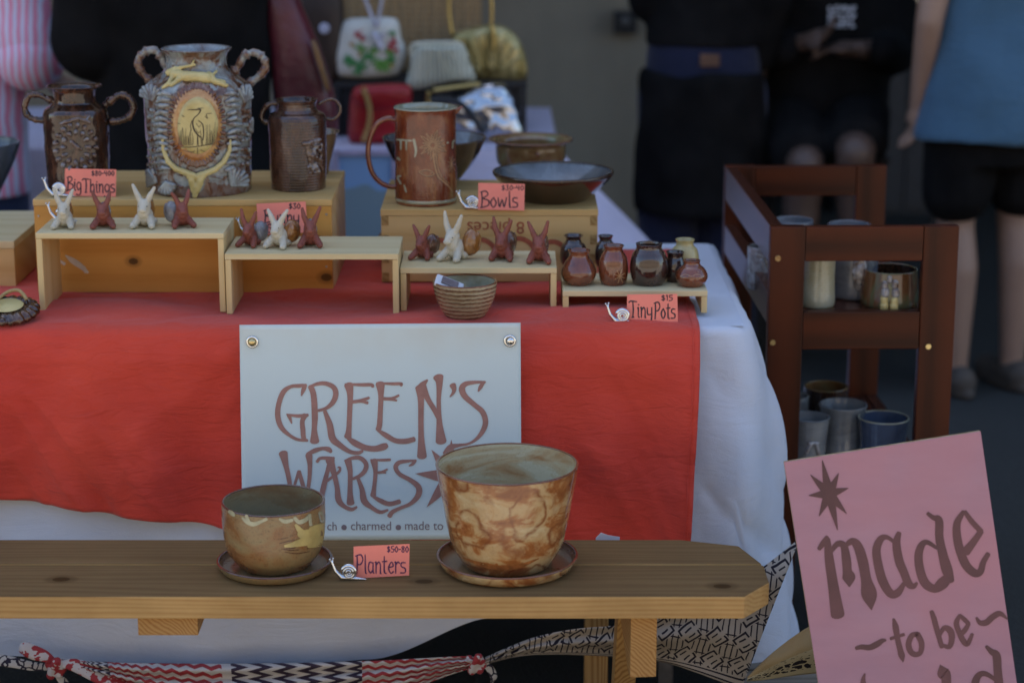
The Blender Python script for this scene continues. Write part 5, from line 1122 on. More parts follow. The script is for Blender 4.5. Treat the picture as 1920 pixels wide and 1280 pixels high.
def mug(cx, rim_py, hw, h, zshelf, y, m, inm, label, prof=((.92, 0), (1, .08), (1, .5), (1, 1)), handle=0, seg=48, rimm=None):
    s_ = at_y(cx, rim_py, y); k_ = mpp(s_); o = Pot.__new__(Pot); o.s = k_; o.cx = cx; o.y = y; o.z0 = zshelf; o.x = s_.x
    o.o = empty('mug', (o.x, y, zshelf), 0, label, 'mug', GM)
    H_ = s_.z - zshelf; r = hw * k_
    P = cat_rom([(r * a, H_ * b) for a, b in prof], 6); o.prof = P; T = .0035
    link('body', lathe_mesh([(.0004, .001), (P[0][0] * .8, .001)] + P, seg, .01, cx), m, o.o)
    inn = [(a - T, b) for a, b in P if b > .008]; link('interior', lathe_mesh([(.0004, .008), (inn[0][0] * .8, .008)][::1] + inn, seg, .01, cx), inm or m, o.o)
    rp = [(P[-1][0] - T / 2 + .0021 * math.cos(a * math.pi / 5), H_ + .0016 * math.sin(a * math.pi / 5)) for a in range(11)]; link('rim', lathe_mesh(rp, seg, .01, cx), rimm or m, o.o)
    if handle:
        an = R(handle); d = Vector((math.cos(an), math.sin(an), 0))
        hp = [d * (r * q) + Vector((0, 0, H_ * z)) for q, z in ((.95, .82), (1.3, .86), (1.55, .68), (1.5, .42), (1.2, .25), (.95, .24))]
        link('handle', tube_mesh([Vector(v) for v in cat_rom([tuple(v) for v in hp], 6)], r * .13, 10), m, o.o)
    return o
MC = glaze('cream_mug_glaze', [(.3, (.30, .27, .15)), (.6, (.36, .36, .27)), (.85, (.38, .41, .36))], (10, 10, 18), rings=60, rough=.2)
MG = glaze('grey_mug_glaze', [(.3, (.10, .105, .12)), (.6, (.19, .20, .22)), (.85, (.27, .28, .29))], (12, 12, 20), rings=75, rough=.18, coat=.6, bumpd=.002)
MGR = glaze('green_brown_mug_glaze', [(.3, (.08, .025, .01)), (.46, (.13, .06, .025)), (.56, (.10, .11, .055)), (.85, (.15, .19, .11))], (22, 22, 10), rough=.16, coat=.7, bands=((.075, .2, (.14, .05, .02), .75),))
MB = glaze('denim_blue_mug_glaze', [(.3, (.035, .045, .075)), (.6, (.065, .09, .145)), (.85, (.11, .14, .19))], (10, 10, 10), rough=.12, coat=.9)
MW = glaze('white_brown_relief_glaze', [(.3, (.08, .035, .02)), (.5, (.28, .26, .25)), (.8, (.42, .44, .46))], (50, 50, 40), rough=.2, coat=.6)
FG = ((.96, 0), (1, .1), (.95, .5), (1, .9), (1.02, 1))
mug(1536, 456, 34, 0, SHZ, CY + .075, MC, CEL, 'cream mug in the left of the rack window', ((.95, 0), (1, .1), (.93, .5), (1, 1)))
g1 = mug(1604, 456, 44, 0, SHZ, CY + .15, MG, MG, 'blue grey mug with lumpy white handle between cream and green mugs')
blob('handle', [(Vector((.006, -.045, .03)), .012, Vector((.0, -.058, .055)), .014), (Vector((.0, -.058, .055)), .014, Vector((.004, -.048, .082)), .012)], .002, MW, g1.o, smooth=1, rough=.003, rscale=140)
g2 = mug(1669, 504, 53, 0, SHZ, CY + .09, MGR, DKB, 'green and brown mug with pale pebble relief in the rack window', ((1, 0), (1.04, .15), (1.0, .6), (.97, 1)))
for (x, y, r) in ((1658, 575, 8), (1676, 576, 8), (1660, 548, 8), (1679, 549, 7.5), (1659, 535, 6.5), (1678, 533, 6.5), (1658, 563, 7), (1677, 565, 7), (1668, 524, 5)): g2.relief('pebble_relief', [((x, y - 3, r, 1.0), (x, y + 3, r, 1.0))], MW if y < 560 else CREAM, .0014, 1)
mug(1487, 413, 38, 0, SHZ, CY + .36, MG, MG, 'grey blue mug whose rim shows behind the top rail on the left')
mug(1592, 421, 40, 0, SHZ, CY + .33, MG, MG, 'grey blue mug whose rim shows behind the top rail in the middle')
g3 = mug(1432, 462, 30, 0, SHZ, CY + .22, MW, MW, 'white and brown relief mug seen through the side rails of the rack')
g3.relief('face_relief', [((1428, 490, 5, 2), (1434, 510, 5, 3)), ((1420, 478, 4, 2), (1440, 482, 4, 2))], MW, .0016, 1)
RGD = glaze('dim_grey_ring_glaze', [(.3, (.11, .12, .13)), (.6, (.20, .215, .22)), (.85, (.26, .27, .28))], (10, 10, 24), rings=70, rough=.16, coat=.7, bumpd=.003)
g4 = mug(1518, 781, 38, 0, SLZ, CY + .08, RGD, RGD, 'grey ringed mug with carved figure at the left of the lower shelf', ((.7, 0), (.82, .2), (.86, .6), (1, 1)))
g4.relief('carved_figure', [((1520, 832, 4, 1), (1512, 848, 4, 1)), ((1530, 832, 4, 1), (1534, 850, 4, 1)), ((1516, 830, 3, 1), (1534, 830, 3, 1))], MW, .0015, 1)
mug(1581, 758, 45, 0, SLZ, CY + .14, RGD, RGD, 'tall grey ringed mug in the middle of the lower shelf', ((.8, 0), (.92, .2), (.86, .5), (.9, .8), (1, 1)))
mug(1657, 782, 48, 0, SLZ, CY + .09, MB, MB, 'denim blue mug at the right of the lower shelf', ((.8, 0), (.93, .15), (.9, .6), (1, 1)), handle=130, rimm=CEL)
mug(1549, 724, 41, 0, SLZ, CY + .26, DKB, CASS, 'dark brown mug with greenish inside at the back of the lower shelf', handle=0, rimm=CASS)
mug(1487, 741, 30, 0, SLZ, CY + .2, RGD, RGD, 'grey mug half hidden by the front post on the lower shelf')
# ================================================================== BACK TABLE WITH HANDBAGS
BTY = 5.50; BTZ = .75
btr = at_y(1042, 285, BTY).x; btl = -1.9
LIL = cloth_mat('pale_lilac_cloth', (.55, .50, .60), .06)
bt = empty('back_table', ((btl + btr) / 2, BTY + .4, 0), 0, 'trestle table draped in pale lilac cloth behind the stall with handbags', 'table')
wb = btr - btl
box('tabletop', (0, 0, BTZ - .021), (wb - .02, .78, .04), pm, bt, .004)
for sx in (-1, 1):
    for sy in (-1, 1): box('leg', (sx * (wb / 2 - .15), sy * .3, (BTZ - .042) / 2), (.03, .03, BTZ - .044), lm, bt, .003)
def bskirt(u, v):
    n = 40; per = wb + .8; s_ = u * per; d = v * .72
    if s_ < wb: b_, nn = Vector((btl + s_, BTY, 0)), Vector((0, -1, 0))
    else: b_, nn = Vector((btr, BTY + s_ - wb, 0)), Vector((1, 0, 0))
    crn = math.exp(-((s_ - wb) / .14) ** 2); nn = (nn + crn * Vector((.9, -.5, 0)))
    if nn.length > 1: nn.normalize()
    f = .02 * (1 - math.exp(-d / .1)) + d * (.03 + .95 * crn) + .010 * math.sin(s_ * 26) * min(1, d / .2)
    return Vector((b_.x, b_.y, BTZ + .003 - d)) + nn * f - Vector(bt.location)
sheet('skirt', bskirt, 180, 24, LIL, bt)
sheet('top_cloth', lambda u, v: Vector((btl + u * wb, BTY + v * .8, BTZ + .003)) - Vector(bt.location), 10, 6, LIL, bt)
# pale blue framed panel leaning on the skirt
pa = at_y(686, 390, BTY - .11); s5 = mpp(pa)
fp = empty('framed_panel', (pa.x, BTY - .10, at_y(686, 520, BTY - .1).z), 0, 'pale blue framed panel standing against the lilac cloth', 'panel')
sky_b = NT('sky_blue_with_reflection', .35); cc = sky_b.coord(); zc = sky_b.sep(cc)[2]
sky_b.col(sky_b.mix(sky_b.math('MULTIPLY', sky_b.math('LESS_THAN', sky_b.math('ADD', zc, sky_b.math('MULTIPLY', sky_b.noise(cc, 9, 3), .16)), .16), .8), (.26, .42, .68), (.25, .31, .30)))  # grey-green lower part is a reflection painted into the blue
hpn = (at_y(686, 292, BTY - .1).z - fp.location.z); wpn = 98 * s5
box('panel_face', (0, 0, hpn / 2), (wpn, .01, hpn), sky_b.m, fp, .001)
lilf = plain('lilac_frame', (.42, .36, .50), .5)
for sx in (-1, 1): box('frame_side', (sx * (wpn / 2 + .008), -.003, hpn / 2), (.015, .02, hpn + .03), lilf, fp, .002)
for zz_ in (-.008, hpn + .008): box('frame_bar', (0, -.003, zz_), (wpn - .001, .02, .014), lilf, fp, .002)
for sx in (-1, 1): box('foot', (sx * wpn * .4, .0, -(fp.location.z) / 2 - .009), (.014, .014, fp.location.z - .017), lilf, fp, .001)
# dark display step
stp = empty('display_step', (at_y(810, 150, 5.85).x, 5.86, BTZ + .004), 0, 'black display step on the back table under the handbags', 'display step')
blkw = plain('black_painted_wood', (.012, .011, .012), .6)
box('top_board', (0, 0, .138), (.52, .30, .016), blkw, stp, .002)
for sx in (-1, 1): box('side_board', (sx * .25, 0, .0645), (.016, .296, .129), blkw, stp, .002)
box('front_board', (0, -.13, .0645), (.48, .012, .127), blkw, stp, .002)
SZ = BTZ + .004 + .147
def outline(pts, y0, y1, o, name, m, bulge=.0, n=6, bev=.004):
    """closed outline in photo pixels -> cushioned solid between two depths"""
    ym = (y0 + y1) / 2; P = cat_rom([(x, y) for x, y in pts], n, True); q = [at_y(x, y, ym) - Vector(o.location) for x, y in P]
    cx_ = sum(v.x for v in q) / len(q); cz_ = sum(v.z for v in q) / len(q); N_ = len(q); K = 9; vs_, fs = [], []; hd = (y1 - y0) / 2
    for j in range(K):
        a = math.pi * j / (K - 1) ; sc = max(.02, math.sin(a)) ** .35; yy = -math.cos(a) * hd
        for v in q: vs_.append((cx_ + (v.x - cx_) * sc, ym - o.location.y + yy, cz_ + (v.z - cz_) * sc))
    for j in range(K - 1):
        for i in range(N_): fs.append((j * N_ + i, j * N_ + (i + 1) % N_, (j + 1) * N_ + (i + 1) % N_, (j + 1) * N_ + i))
    fs.append(tuple(range(N_))[::-1]); fs.append(tuple((K - 1) * N_ + i for i in range(N_)))
    me = mesh_from(vs_, fs); bm = bmesh.new(); bm.from_mesh(me); bmesh.ops.recalc_face_normals(bm, faces=bm.faces); bm.to_mesh(me); bm.free()
    return link(name, me, m, o)
def strap(pts, y, r, m, o, name='strap', flat=1.0):
    q = [at_y(x, yy, y) - Vector(o.location) for x, yy in cat_rom(pts, 6)]; return link(name, tube_mesh(q, r, 8, flat), m, o)
def bag(name, px, py, y, label): return empty(name, at_y(px, py, y), 0, label, 'handbag', 'handbags on the back table')
IV = plain('ivory_beaded_fabric', (.62, .60, .52), .7, 0, .06, 300, 0, .002)
# floral bag
fb = bag('handbag', 688, 148, 5.74, 'ivory handbag embroidered with red flowers and green leaves')
outline([(645, 40), (690, 34), (742, 36), (752, 70), (760, 95), (752, 130), (738, 143), (690, 148), (645, 146), (626, 135), (616, 105), (626, 78)], 5.72, 5.79, fb, 'pouch', IV)
LF = plain('green_thread', (.05, .22, .06), .8, 0, .5, 200); RFt = plain('red_thread', (.40, .02, .03), .8, 0, .3, 200); YF = plain('ochre_thread', (.45, .25, .05), .8); GF2 = plain('lime_thread', (.12, .30, .05), .8, 0, .4, 200)
def embro(name, items, m):
    rnd = random.Random(len(items) * 7 + int(items[0][0]))
    for (cx, cy, r) in items:
        st_ = []
        for i in range(11):
            a = rnd.uniform(0, 6.28); l = r * rnd.uniform(.5, 1.1); st_.append([(cx + rnd.uniform(-r, r) * .25, cy + rnd.uniform(-r, r) * .25, r * .13), (cx + l * math.cos(a), cy + l * math.sin(a), r * .10)])
        ribbons(name, st_, lambda x, y, h: at_y(x, y, 5.7175 - h * 20) - Vector(fb.location), m, fb, 3)
embro('embroidered_leaf', [(664, 118, 18), (676, 126, 17), (688, 108, 17), (652, 114, 12), (735, 112, 12), (735, 62, 9)], LF); embro('embroidered_leaf', [(712, 118, 18), (724, 122, 14), (700, 96, 12), (730, 100, 11), (678, 92, 14)], GF2)
embro('embroidered_flower', [(672, 66, 11), (678, 72, 8), (732, 86, 10), (738, 78, 9), (744, 96, 7)], RFt); embro('embroidered_flower', [(660, 84, 6), (676, 102, 6), (737, 122, 7)], YF)
RIBB = plain('pale_satin_ribbon', (.50, .49, .56), .35)
strap([(706, 52), (695, 25), (684, -5), (676, -40), (690, -62)], 5.71, .0062, RIBB, fb, 'ribbon', .35); strap([(708, 52), (712, 25), (716, -5), (710, -40), (690, -62)], 5.705, .0062, RIBB, fb, 'ribbon', .35); strap([(700, 60), (708, 72), (716, 92)], 5.705, .010, RIBB, fb, 'ribbon', .35); strap([(720, 62), (714, 76), (706, 84)], 5.707, .008, RIBB, fb, 'ribbon', .35)
# wicker trunk
k = NT('woven_wicker', .75); c = k.coord(); wv1 = k.wave(c, 19, 'BANDS', 'Z', 1.2, 2, 4); wv2 = k.wave(c, 11, 'BANDS', 'X', .6, 2, 3)
k.col(k.mix(k.noise(c, 14, 4), k.ramp(k.math('MULTIPLY', wv1, k.math('ADD', .45, k.math('MULTIPLY', wv2, .55))), [(.1, (.14, .085, .035)), (.8, (.56, .38, .19))]), (.34, .22, .10))); k.bump(k.math('MULTIPLY', wv1, wv2), .9, .008)
wt = empty('wicker_trunk', (at_y(770, 90, 6.0).x, 5.97, SZ + .001), 0, 'brown woven wicker trunk standing behind the handbags', 'basket')
ww = 268 * mpp(at_y(770, 40, 6.0))
box('body', (0, 0, .16), (ww, .14, .32), k.m, wt, .02); box('lid', (0, 0, .352), (ww + .012, .152, .06), k.m, wt, .02)
strap_ = tube_mesh([Vector((-.05 + .01 * i, -.08 - .02 * math.sin(i * math.pi / 10), .30)) for i in range(11)], .007, 8); link('handle', strap_, plain('dark_leather', (.06, .03, .015), .5), wt)
# cream pleated clutch
k = NT('cream_pleated_satin', .4); uvx = k.coord(); k.col(k.ramp(k.wave(k.coord(scale=(1, 1, .12)), 24, 'BANDS', 'X', .4), [(.1, (.42, .41, .29)), (.9, (.68, .69, .56))])); k.bump(k.wave(k.coord(scale=(1, 1, .12)), 24, 'BANDS', 'X', .4), .8, .006); PLT = k.m
cb = bag('handbag', 825, 165, 5.70, 'cream pleated frame clutch in front of the gold fan bag')
outline([(778, 88), (825, 84), (868, 86), (880, 115), (892, 150), (860, 152), (820, 160), (785, 168), (762, 162), (768, 130)], 5.675, 5.735, cb, 'pouch', PLT)
GOLD = NT('soft_gold', .32, .9).set('Base Color', (.55, .42, .16)).m; PGOLD = NT('pale_gilt', .4, .6).set('Base Color', (.6, .58, .45)).m
for i in range(15):
    t_ = i / 14; strap([(782 + 80 * t_, 92), (776 + 98 * t_, 122 + 2 * math.sin(i)), (768 + 118 * t_, 158 - 10 * t_)], 5.674 + .012 * abs(2 * t_ - 1) ** 2, .0042, PLT, cb, 'pleat')
strap([(772, 106), (772, 90), (784, 83), (825, 81), (860, 83), (868, 92), (870, 104)], 5.70, .0065, PGOLD, cb, 'frame')
box('stand', (at_y(830, 170, 5.7).x - cb.location.x, 0, (BTZ + .006 - cb.location.z) / 2 - .004), (.05, .03, cb.location.z - BTZ - .012), blkw, cb, .002)
# gold fan bag
k = NT('gold_pleated_lame', .38, .55); k.col(k.ramp(k.noise(k.coord(scale=(26, 26, 3)), 1.6, 3), [(.3, (.22, .17, .05)), (.55, (.48, .39, .16)), (.8, (.68, .58, .34))])); k.bump(k.noise(k.coord(scale=(26, 26, 3)), 1.6, 3), .9, .02); LAM = k.m
gb = bag('handbag', 920, 155, 5.80, 'pleated gold fan shaped evening bag on long handles')
outline([(846, 72), (880, 54), (920, 46), (950, 52), (975, 78), (988, 120), (984, 148), (950, 153), (900, 150), (862, 140)], 5.765, 5.825, gb, 'pouch', LAM)
for i in range(9):
    a = -62 + i * 15.5; strap([(916 + 30 * math.sin(R(a)) * .6, 140 - 8 * math.cos(R(a))), (916 + 72 * math.sin(R(a)) * .98, 140 - 86 * math.cos(R(a)) + 6)], 5.762 + .004 * abs(i - 4) / 4, .0055, LAM, gb, 'pleat')
strap([(848, 66), (842, 30), (842, 0), (850, -30), (880, -50), (912, -30), (921, 0), (922, 30), (920, 60)], 5.78, .005, GOLD, gb, 'handle')
strap([(922, 48), (926, 70), (925, 94)], 5.755, .006, GOLD, gb, 'clasp')
# red bag
k = NT('red_quilted_leather', .42); k.col(k.ramp(k.noise(k.coord(), 12, 4), [(.3, (.26, .006, .010)), (.7, (.40, .012, .014))])); k.bump(k.noise(k.coord(), 18, 3), .5, .012)
rbg = bag('handbag', 705, 268, 5.60, 'red leather handbag with gold chain strap')
outline([(664, 166), (705, 158), (752, 157), (772, 166), (770, 215), (772, 258), (730, 268), (690, 270), (655, 264), (655, 215)], 5.565, 5.655, rbg, 'pouch', k.m)
outline([(664, 168), (705, 160), (752, 159), (770, 168), (766, 190), (735, 206), (700, 206), (664, 192)], 5.555, 5.60, rbg, 'flap', k.m)
ch = cat_rom([(682, 168), (690, 190), (694, 215), (690, 240), (682, 262)], 4)
for i, (x, y) in enumerate(ch):
    q = at_y(x, y, 5.553) - Vector(rbg.location); me = tube_mesh([q + Vector((.005 * math.cos(t * math.pi / 5), .002 * (i % 2) * math.sin(t * math.pi / 5), .0075 * math.sin(t * math.pi / 5))) for t in range(10)], .0014, 6, closed=True); link('chain_link', me, GOLD, rbg)
# silver bag with black strap, on gold stand
SLV = NT('crumpled_silver_leather', .2, .95); SLV.col((.52, .53, .55)); SLV.bump(SLV.noise(SLV.coord(), 11, 2), .9, .05); SLV = SLV.m
sb = bag('handbag', 915, 262, 5.66, 'metallic silver handbag with black strap beside the jug')
outline([(835, 192), (880, 172), (905, 158), (945, 158), (960, 180), (978, 225), (984, 258), (940, 266), (880, 266), (836, 258), (828, 225)], 5.61, 5.70, sb, 'pouch', SLV)
strap([(806, 190), (835, 188), (862, 194), (880, 210), (896, 232), (908, 250)], 5.595, .009, plain('black_leather', (.012, .012, .013), .35), sb, 'strap')
strap([(812, 170), (840, 166), (870, 162), (900, 158)], 5.63, .006, GOLD, sb, 'clasp_bar'); strap([(804, 172), (802, 184), (803, 196)], 5.63, .007, GOLD, sb, 'clasp_bar')
db = bag('handbag', 575, 60, 5.72, 'dark brown bag with round white button near the maroon tote')
q = at_y(610, 60, 5.8); hbz = SZ
db.location = at_y(606, 180, 5.76)
outline([(560, -20), (600, -40), (640, -20), (646, 60), (640, 140), (610, 165), (570, 150), (556, 60)], 5.72, 5.80, db, 'pouch', plain('dark_brown_leather', (.03, .016, .011), .5))
disc('button', at_y(608, 54, 5.716) - Vector(db.location), .0145, plain('white_button', (.5, .5, .6), .4), db, .006)
box('stand', (0, .01, (BTZ + .006 - db.location.z) / 2 + .01), (.08, .05, db.location.z - BTZ + .01), blkw, db, .002)
# ================================================================== PEOPLE
SKIN = plain('skin', (.30, .185, .13), .5, 0, .06, 14); SKIN_SHADE = plain('shaded_skin', (.09, .055, .04), .5, 0, .06, 14)  # second skin: same tone darkened, dim light painted into the colour
HAIR = plain('brown_hair', (.05, .03, .018), .6, 0, .4, 120)
def hand_shapes(w_, d, side, s_=1.0, curl=.35):
    """palm and five fingers; w_ wrist, d hand direction, side = palm width direction"""
    w_ = Vector(w_); d = Vector(d).normalized(); x = Vector(side); x = (x - d * x.dot(d)).normalized(); n = d.cross(x)
    L = [(w_, .024 * s_, w_ + d * .045 * s_, .026 * s_)]
    for i, (o, l) in enumerate(((-.026, .062), (-.009, .074), (.009, .07), (.026, .055))):
        a = w_ + d * .07 * s_ + x * o * s_; b = a + (d * (1 - curl * .3) + n * curl) * l * .55 * s_; c_ = b + (d * (1 - curl) + n * curl * 1.6) * l * .5 * s_
        L += [(w_ + d * .02 * s_ + x * o * .6 * s_, .014 * s_, a, .0105 * s_), (a, .0100 * s_, b, .0092 * s_), (b, .0092 * s_, c_, .0078 * s_)]
    a = w_ + d * .02 * s_ - x * .022 * s_; b = a + (d * .6 - x * .8).normalized() * .042 * s_; L += [(a, .014 * s_, b, .011 * s_), (b, .0108 * s_, b + (d * .9 - x * .3) * .032 * s_, .009 * s_)]
    return L
def person(loc, yaw, label, arms, H=1.70, skin=SKIN, seated=False, legs=None, hair=HAIR):
    """root at the ground, facing -Y when yaw is 0. arms: [(elbow, wrist, handdir)] for -x and +x side"""
    k_ = H / 1.70; o = empty('person', loc, R(yaw), label, 'person'); V = lambda x, y, z: Vector((x, y, z)) * k_
    dz = legs['dz'] if legs else 0.0
    b = [('l', [(0, .01, (.86 + dz) * k_, .15 * k_, .105 * k_), (0, .01, (.95 + dz) * k_, .16 * k_, .11 * k_), (0, 0, (1.08 + dz) * k_, .135 * k_, .095 * k_), (0, 0, (1.25 + dz) * k_, .155 * k_, .105 * k_), (0, 0.01, (1.38 + dz) * k_, .165 * k_, .09 * k_), (0, .01, (1.44 + dz) * k_, .08 * k_, .06 * k_)]),
         (V(0, .01, 1.40 + dz), .052 * k_, V(0, -.005, 1.52 + dz), .050 * k_), ('e', V(0, -.005, 1.605 + dz), (.075 * k_, .095 * k_, .112 * k_)), (V(0, -.045, 1.555 + dz), .045 * k_, V(0, -.05, 1.53 + dz), .035 * k_), (V(0, -.095, 1.60 + dz), .012 * k_, V(0, -.105, 1.585 + dz), .014 * k_),
         (V(-.076, .0, 1.60 + dz), .016 * k_, V(-.078, .005, 1.625 + dz), .016 * k_), (V(.076, .0, 1.60 + dz), .016 * k_, V(.078, .005, 1.625 + dz), .016 * k_)]
    for sx, (el_, wr, hd) in zip((-1, 1), arms):
        e, w_ = V(*el_), V(*wr); sh_ = V(sx * .175, .01, 1.39 + dz)
        b += [(sh_, .052 * k_, e, .040 * k_), (e, .040 * k_, w_, .027 * k_)] + hand_shapes(w_, hd, (sx * .2, 1, 0), k_)
    lg = legs or {'hip': .88, 'pts': [((-.09, .0, .88), (-.10, -.01, .49), (-.095, .02, .085)), ((.09, .0, .88), (.10, -.01, .49), (.095, .02, .085))]}
    for hp_, kn_, an in lg['pts']:
        hp_, kn_, an = V(*hp_), V(*kn_), V(*an); md = kn_.lerp(an, .3) + V(0, .018, 0)
        b += [(hp_, .085 * k_, kn_, .055 * k_), (kn_, .055 * k_, md, .056 * k_), (md, .056 * k_, an, .036 * k_), (an, .036 * k_, an + V(0, .01, -.045), .034 * k_), (an + V(0, .01, -.045), .034 * k_, an + V(0, -.13, -.058), .026 * k_)]
    blob('body', b, .0085, skin, o, smooth=3)
    blob('hair', [('e', V(0, .012, 1.645 + dz), (.086 * k_, .098 * k_, .09 * k_)), ('e', V(0, .05, 1.58 + dz), (.075 * k_, .055 * k_, .09 * k_))], .01, hair, o, smooth=2, rough=.006, rscale=40)
    return o, V
def shoes(o, pts, m, k_=1.0):
    for (x, y) in pts: blob('shoe', [(Vector((x, y + .04, .045)), .044, Vector((x, y - .02, .042)), .046), (Vector((x, y - .02, .04)), .044, Vector((x, y - .13, .034)), .038), ('l', [(x, y - .04, .001, .046, .135), (x, y - .04, .02, .046, .135)])], .008, m, o, smooth=2)
BLKC = plain('black_cotton', (.008, .0075, .0075), .95, 0, .45, 9); BLKC.node_tree.nodes['Principled BSDF'].inputs['Specular IOR Level'].default_value = .12
DENIM = cloth_mat('blue_denim', (.028, .042, .10), .2); NAVY = cloth_mat('navy_denim', (.014, .018, .045), .2)
# --- person in black behind the table with maroon tote
pA = Vector((at_y(342, 100, 4.92).x, 4.92, 0))
o, V = person(pA, 180, 'person in loose black shirt standing behind the jars carrying a maroon tote', [((-.17, -.10, 1.08), (-.12, -.26, 1.05), (.2, -1, 0)), ((.205, .04, 1.10), (.16, -.18, 1.0), (-.2, -1, .1))], 1.72, SKIN)
blob('shirt', [('l', [(0, .01, .62, .215, .15), (0, .01, .80, .21, .145), (0, 0, 1.05, .20, .135), (0, 0, 1.28, .20, .13), (0, .01, 1.40, .18, .105), (0, .01, 1.46, .09, .075)]), (V(-.15, .01, 1.38), .075, V(-.15, -.08, 1.08), .08), (V(.17, .01, 1.38), .075, V(.205, .04, 1.08), .085), (V(.205, .04, 1.10), .082, V(.19, -.05, 1.045), .07)], .01, BLKC, o, smooth=3, rough=.012, rscale=9)
blob('trousers', [('l', [(0, .01, .60, .19, .14), (0, .01, .84, .19, .13), (0, .01, .95, .17, .12)]), (V(-.09, 0, .80), .105, V(-.10, 0, .1), .075), (V(.09, 0, .80), .105, V(.10, 0, .1), .075)], .01, BLKC, o, smooth=2, rough=.008)
shoes(o, ((-.1, .02), (.1, .02)), BLKC)
MAR = NT('maroon_leather', .4); MAR.col(MAR.ramp(MAR.noise(MAR.coord(), 7, 4), [(.3, (.06, .010, .016)), (.7, (.12, .02, .03))])); MAR.bump(MAR.noise(MAR.coord(), 9, 4), .6, .02); MAR = MAR.m
tq = at_y(565, 150, 4.95)
tt = empty('tote_bag', at_y(585, 300, 4.95), 0, 'maroon leather tote hanging at the side of the person in black', 'tote bag')
outline([(496, -40), (520, -52), (548, -30), (575, 30), (600, 90), (622, 160), (634, 215), (630, 262), (600, 285), (560, 288), (528, 270), (515, 200), (504, 90)], 4.90, 5.02, tt, 'pouch', MAR)
outline([(584, 80), (592, 78), (606, 120), (618, 165), (612, 170), (598, 130)], 4.885, 4.905, tt, 'gold_tag', plain('tarnished_gold', (.18, .09, .03), .4))
strap([(505, -30), (490, -120), (465, -230), (440, -300)], 4.99, .018, MAR, tt, 'strap', .3)
# --- person in pink striped shirt
k = NT('pink_striped_cotton', .8, 0, 0, .2); st_ = k.wave(k.coord('Object', (1, 1, 1), (0, 0, 0), (0, 0, R(160))), 17, 'BANDS', 'X', 1.6, 1, 1.2)
k.col(k.ramp(st_, [(.42, (.62, .62, .78)), (.55, (.72, .27, .40))])); PINKS = k.m
pB = Vector((at_y(-92, 100, 5.2).x, 5.2, 0))
o, V = person(pB, 160, 'person in pink striped shirt and jeans at the left edge', [((-.24, .05, 1.07), (-.2, -.15, .95), (0, -1, -.2)), ((.27, .04, 1.08), (.20, -.16, .98), (0, -1, 0))], 1.70)
blob('shirt', [('l', [(0, .01, .70, .20, .14), (0, .01, .85, .20, .14), (0, 0, 1.08, .185, .13), (0, 0, 1.28, .19, .125), (0, .01, 1.40, .18, .10), (0, .01, 1.46, .09, .075)]), (V(-.17, .01, 1.38), .07, V(-.25, .05, 1.05), .075), (V(.17, .01, 1.38), .07, V(.27, .04, 1.06), .075)], .01, PINKS, o, smooth=3, rough=.016, rscale=8)
for e, w_ in ((V(-.25, .05, 1.05), V(-.235, .0, 1.03)), (V(.27, .04, 1.06), V(.255, -.005, 1.04))): blob('rolled_cuff', [(e + Vector((0, 0, -.012)), .08, w_, .074)], .008, PINKS, o, smooth=2)
blob('jeans', [('l', [(0, .01, .62, .17, .13), (0, .01, .84, .175, .125), (0, .01, .97, .155, .11)]), (V(-.09, 0, .84), .10, V(-.10, 0, .09), .07), (V(.09, 0, .84), .10, V(.10, 0, .09), .07)], .01, DENIM, o, smooth=2, rough=.006)
shoes(o, ((-.1, .02), (.1, .02)), plain('white_sneaker', (.5, .5, .5), .6))
# --- person seen from behind, dark top, jeans, black jacket tied round the waist
pC = Vector((at_y(1318, 100, 6.15).x, 6.15, 0))
o, V = person(pC, 178, 'person seen from behind in black top with jacket tied over jeans', [((-.20, .02, 1.12), (-.165, -.02, .90), (.1, -.2, -1)), ((.15, .0, 1.12), (.10, -.16, 1.1), (0, -1, 0))], 1.64, SKIN_SHADE)
blob('top', [('l', [(0, .01, .955, .168, .13), (0, 0, 1.05, .165, .125), (0, 0, 1.25, .165, .12), (0, .01, 1.36, .165, .10), (0, .01, 1.46, .09, .075)]), (V(-.16, .01, 1.38), .075, V(-.20, .02, 1.12), .062), (V(-.20, .02, 1.12), .062, V(-.17, -.01, .95), .045), (V(.16, .01, 1.38), .075, V(.15, .0, 1.12), .07), (V(.15, .0, 1.12), .06, V(.12, -.12, 1.1), .05)], .01, BLKC, o, smooth=3, rough=.008)
blob('jeans', [('l', [(0, .01, .70, .165, .125), (0, .01, .80, .168, .125), (0, .01, .90, .164, .12), (0, .01, .97, .158, .118)]), (V(-.09, 0, .84), .105, V(-.10, 0, .09), .08), (V(.09, 0, .84), .105, V(.10, 0, .09), .08)], .01, NAVY, o, smooth=2, rough=.005)
box('waist_patch', (-.012, .137, .925), (.055, .006, .035), plain('leather_patch', (.12, .055, .03), .6), o, .002)
blob('tied_jacket', [('l', [(0, .02, .48, .195, .155), (0, .02, .70, .19, .155), (0, .02, .84, .182, .148), (0, .02, .88, .176, .14)])], .01, BLKC, o, smooth=3, rough=.014, rscale=10)
shoes(o, ((-.1, .02), (.1, .02)), BLKC)
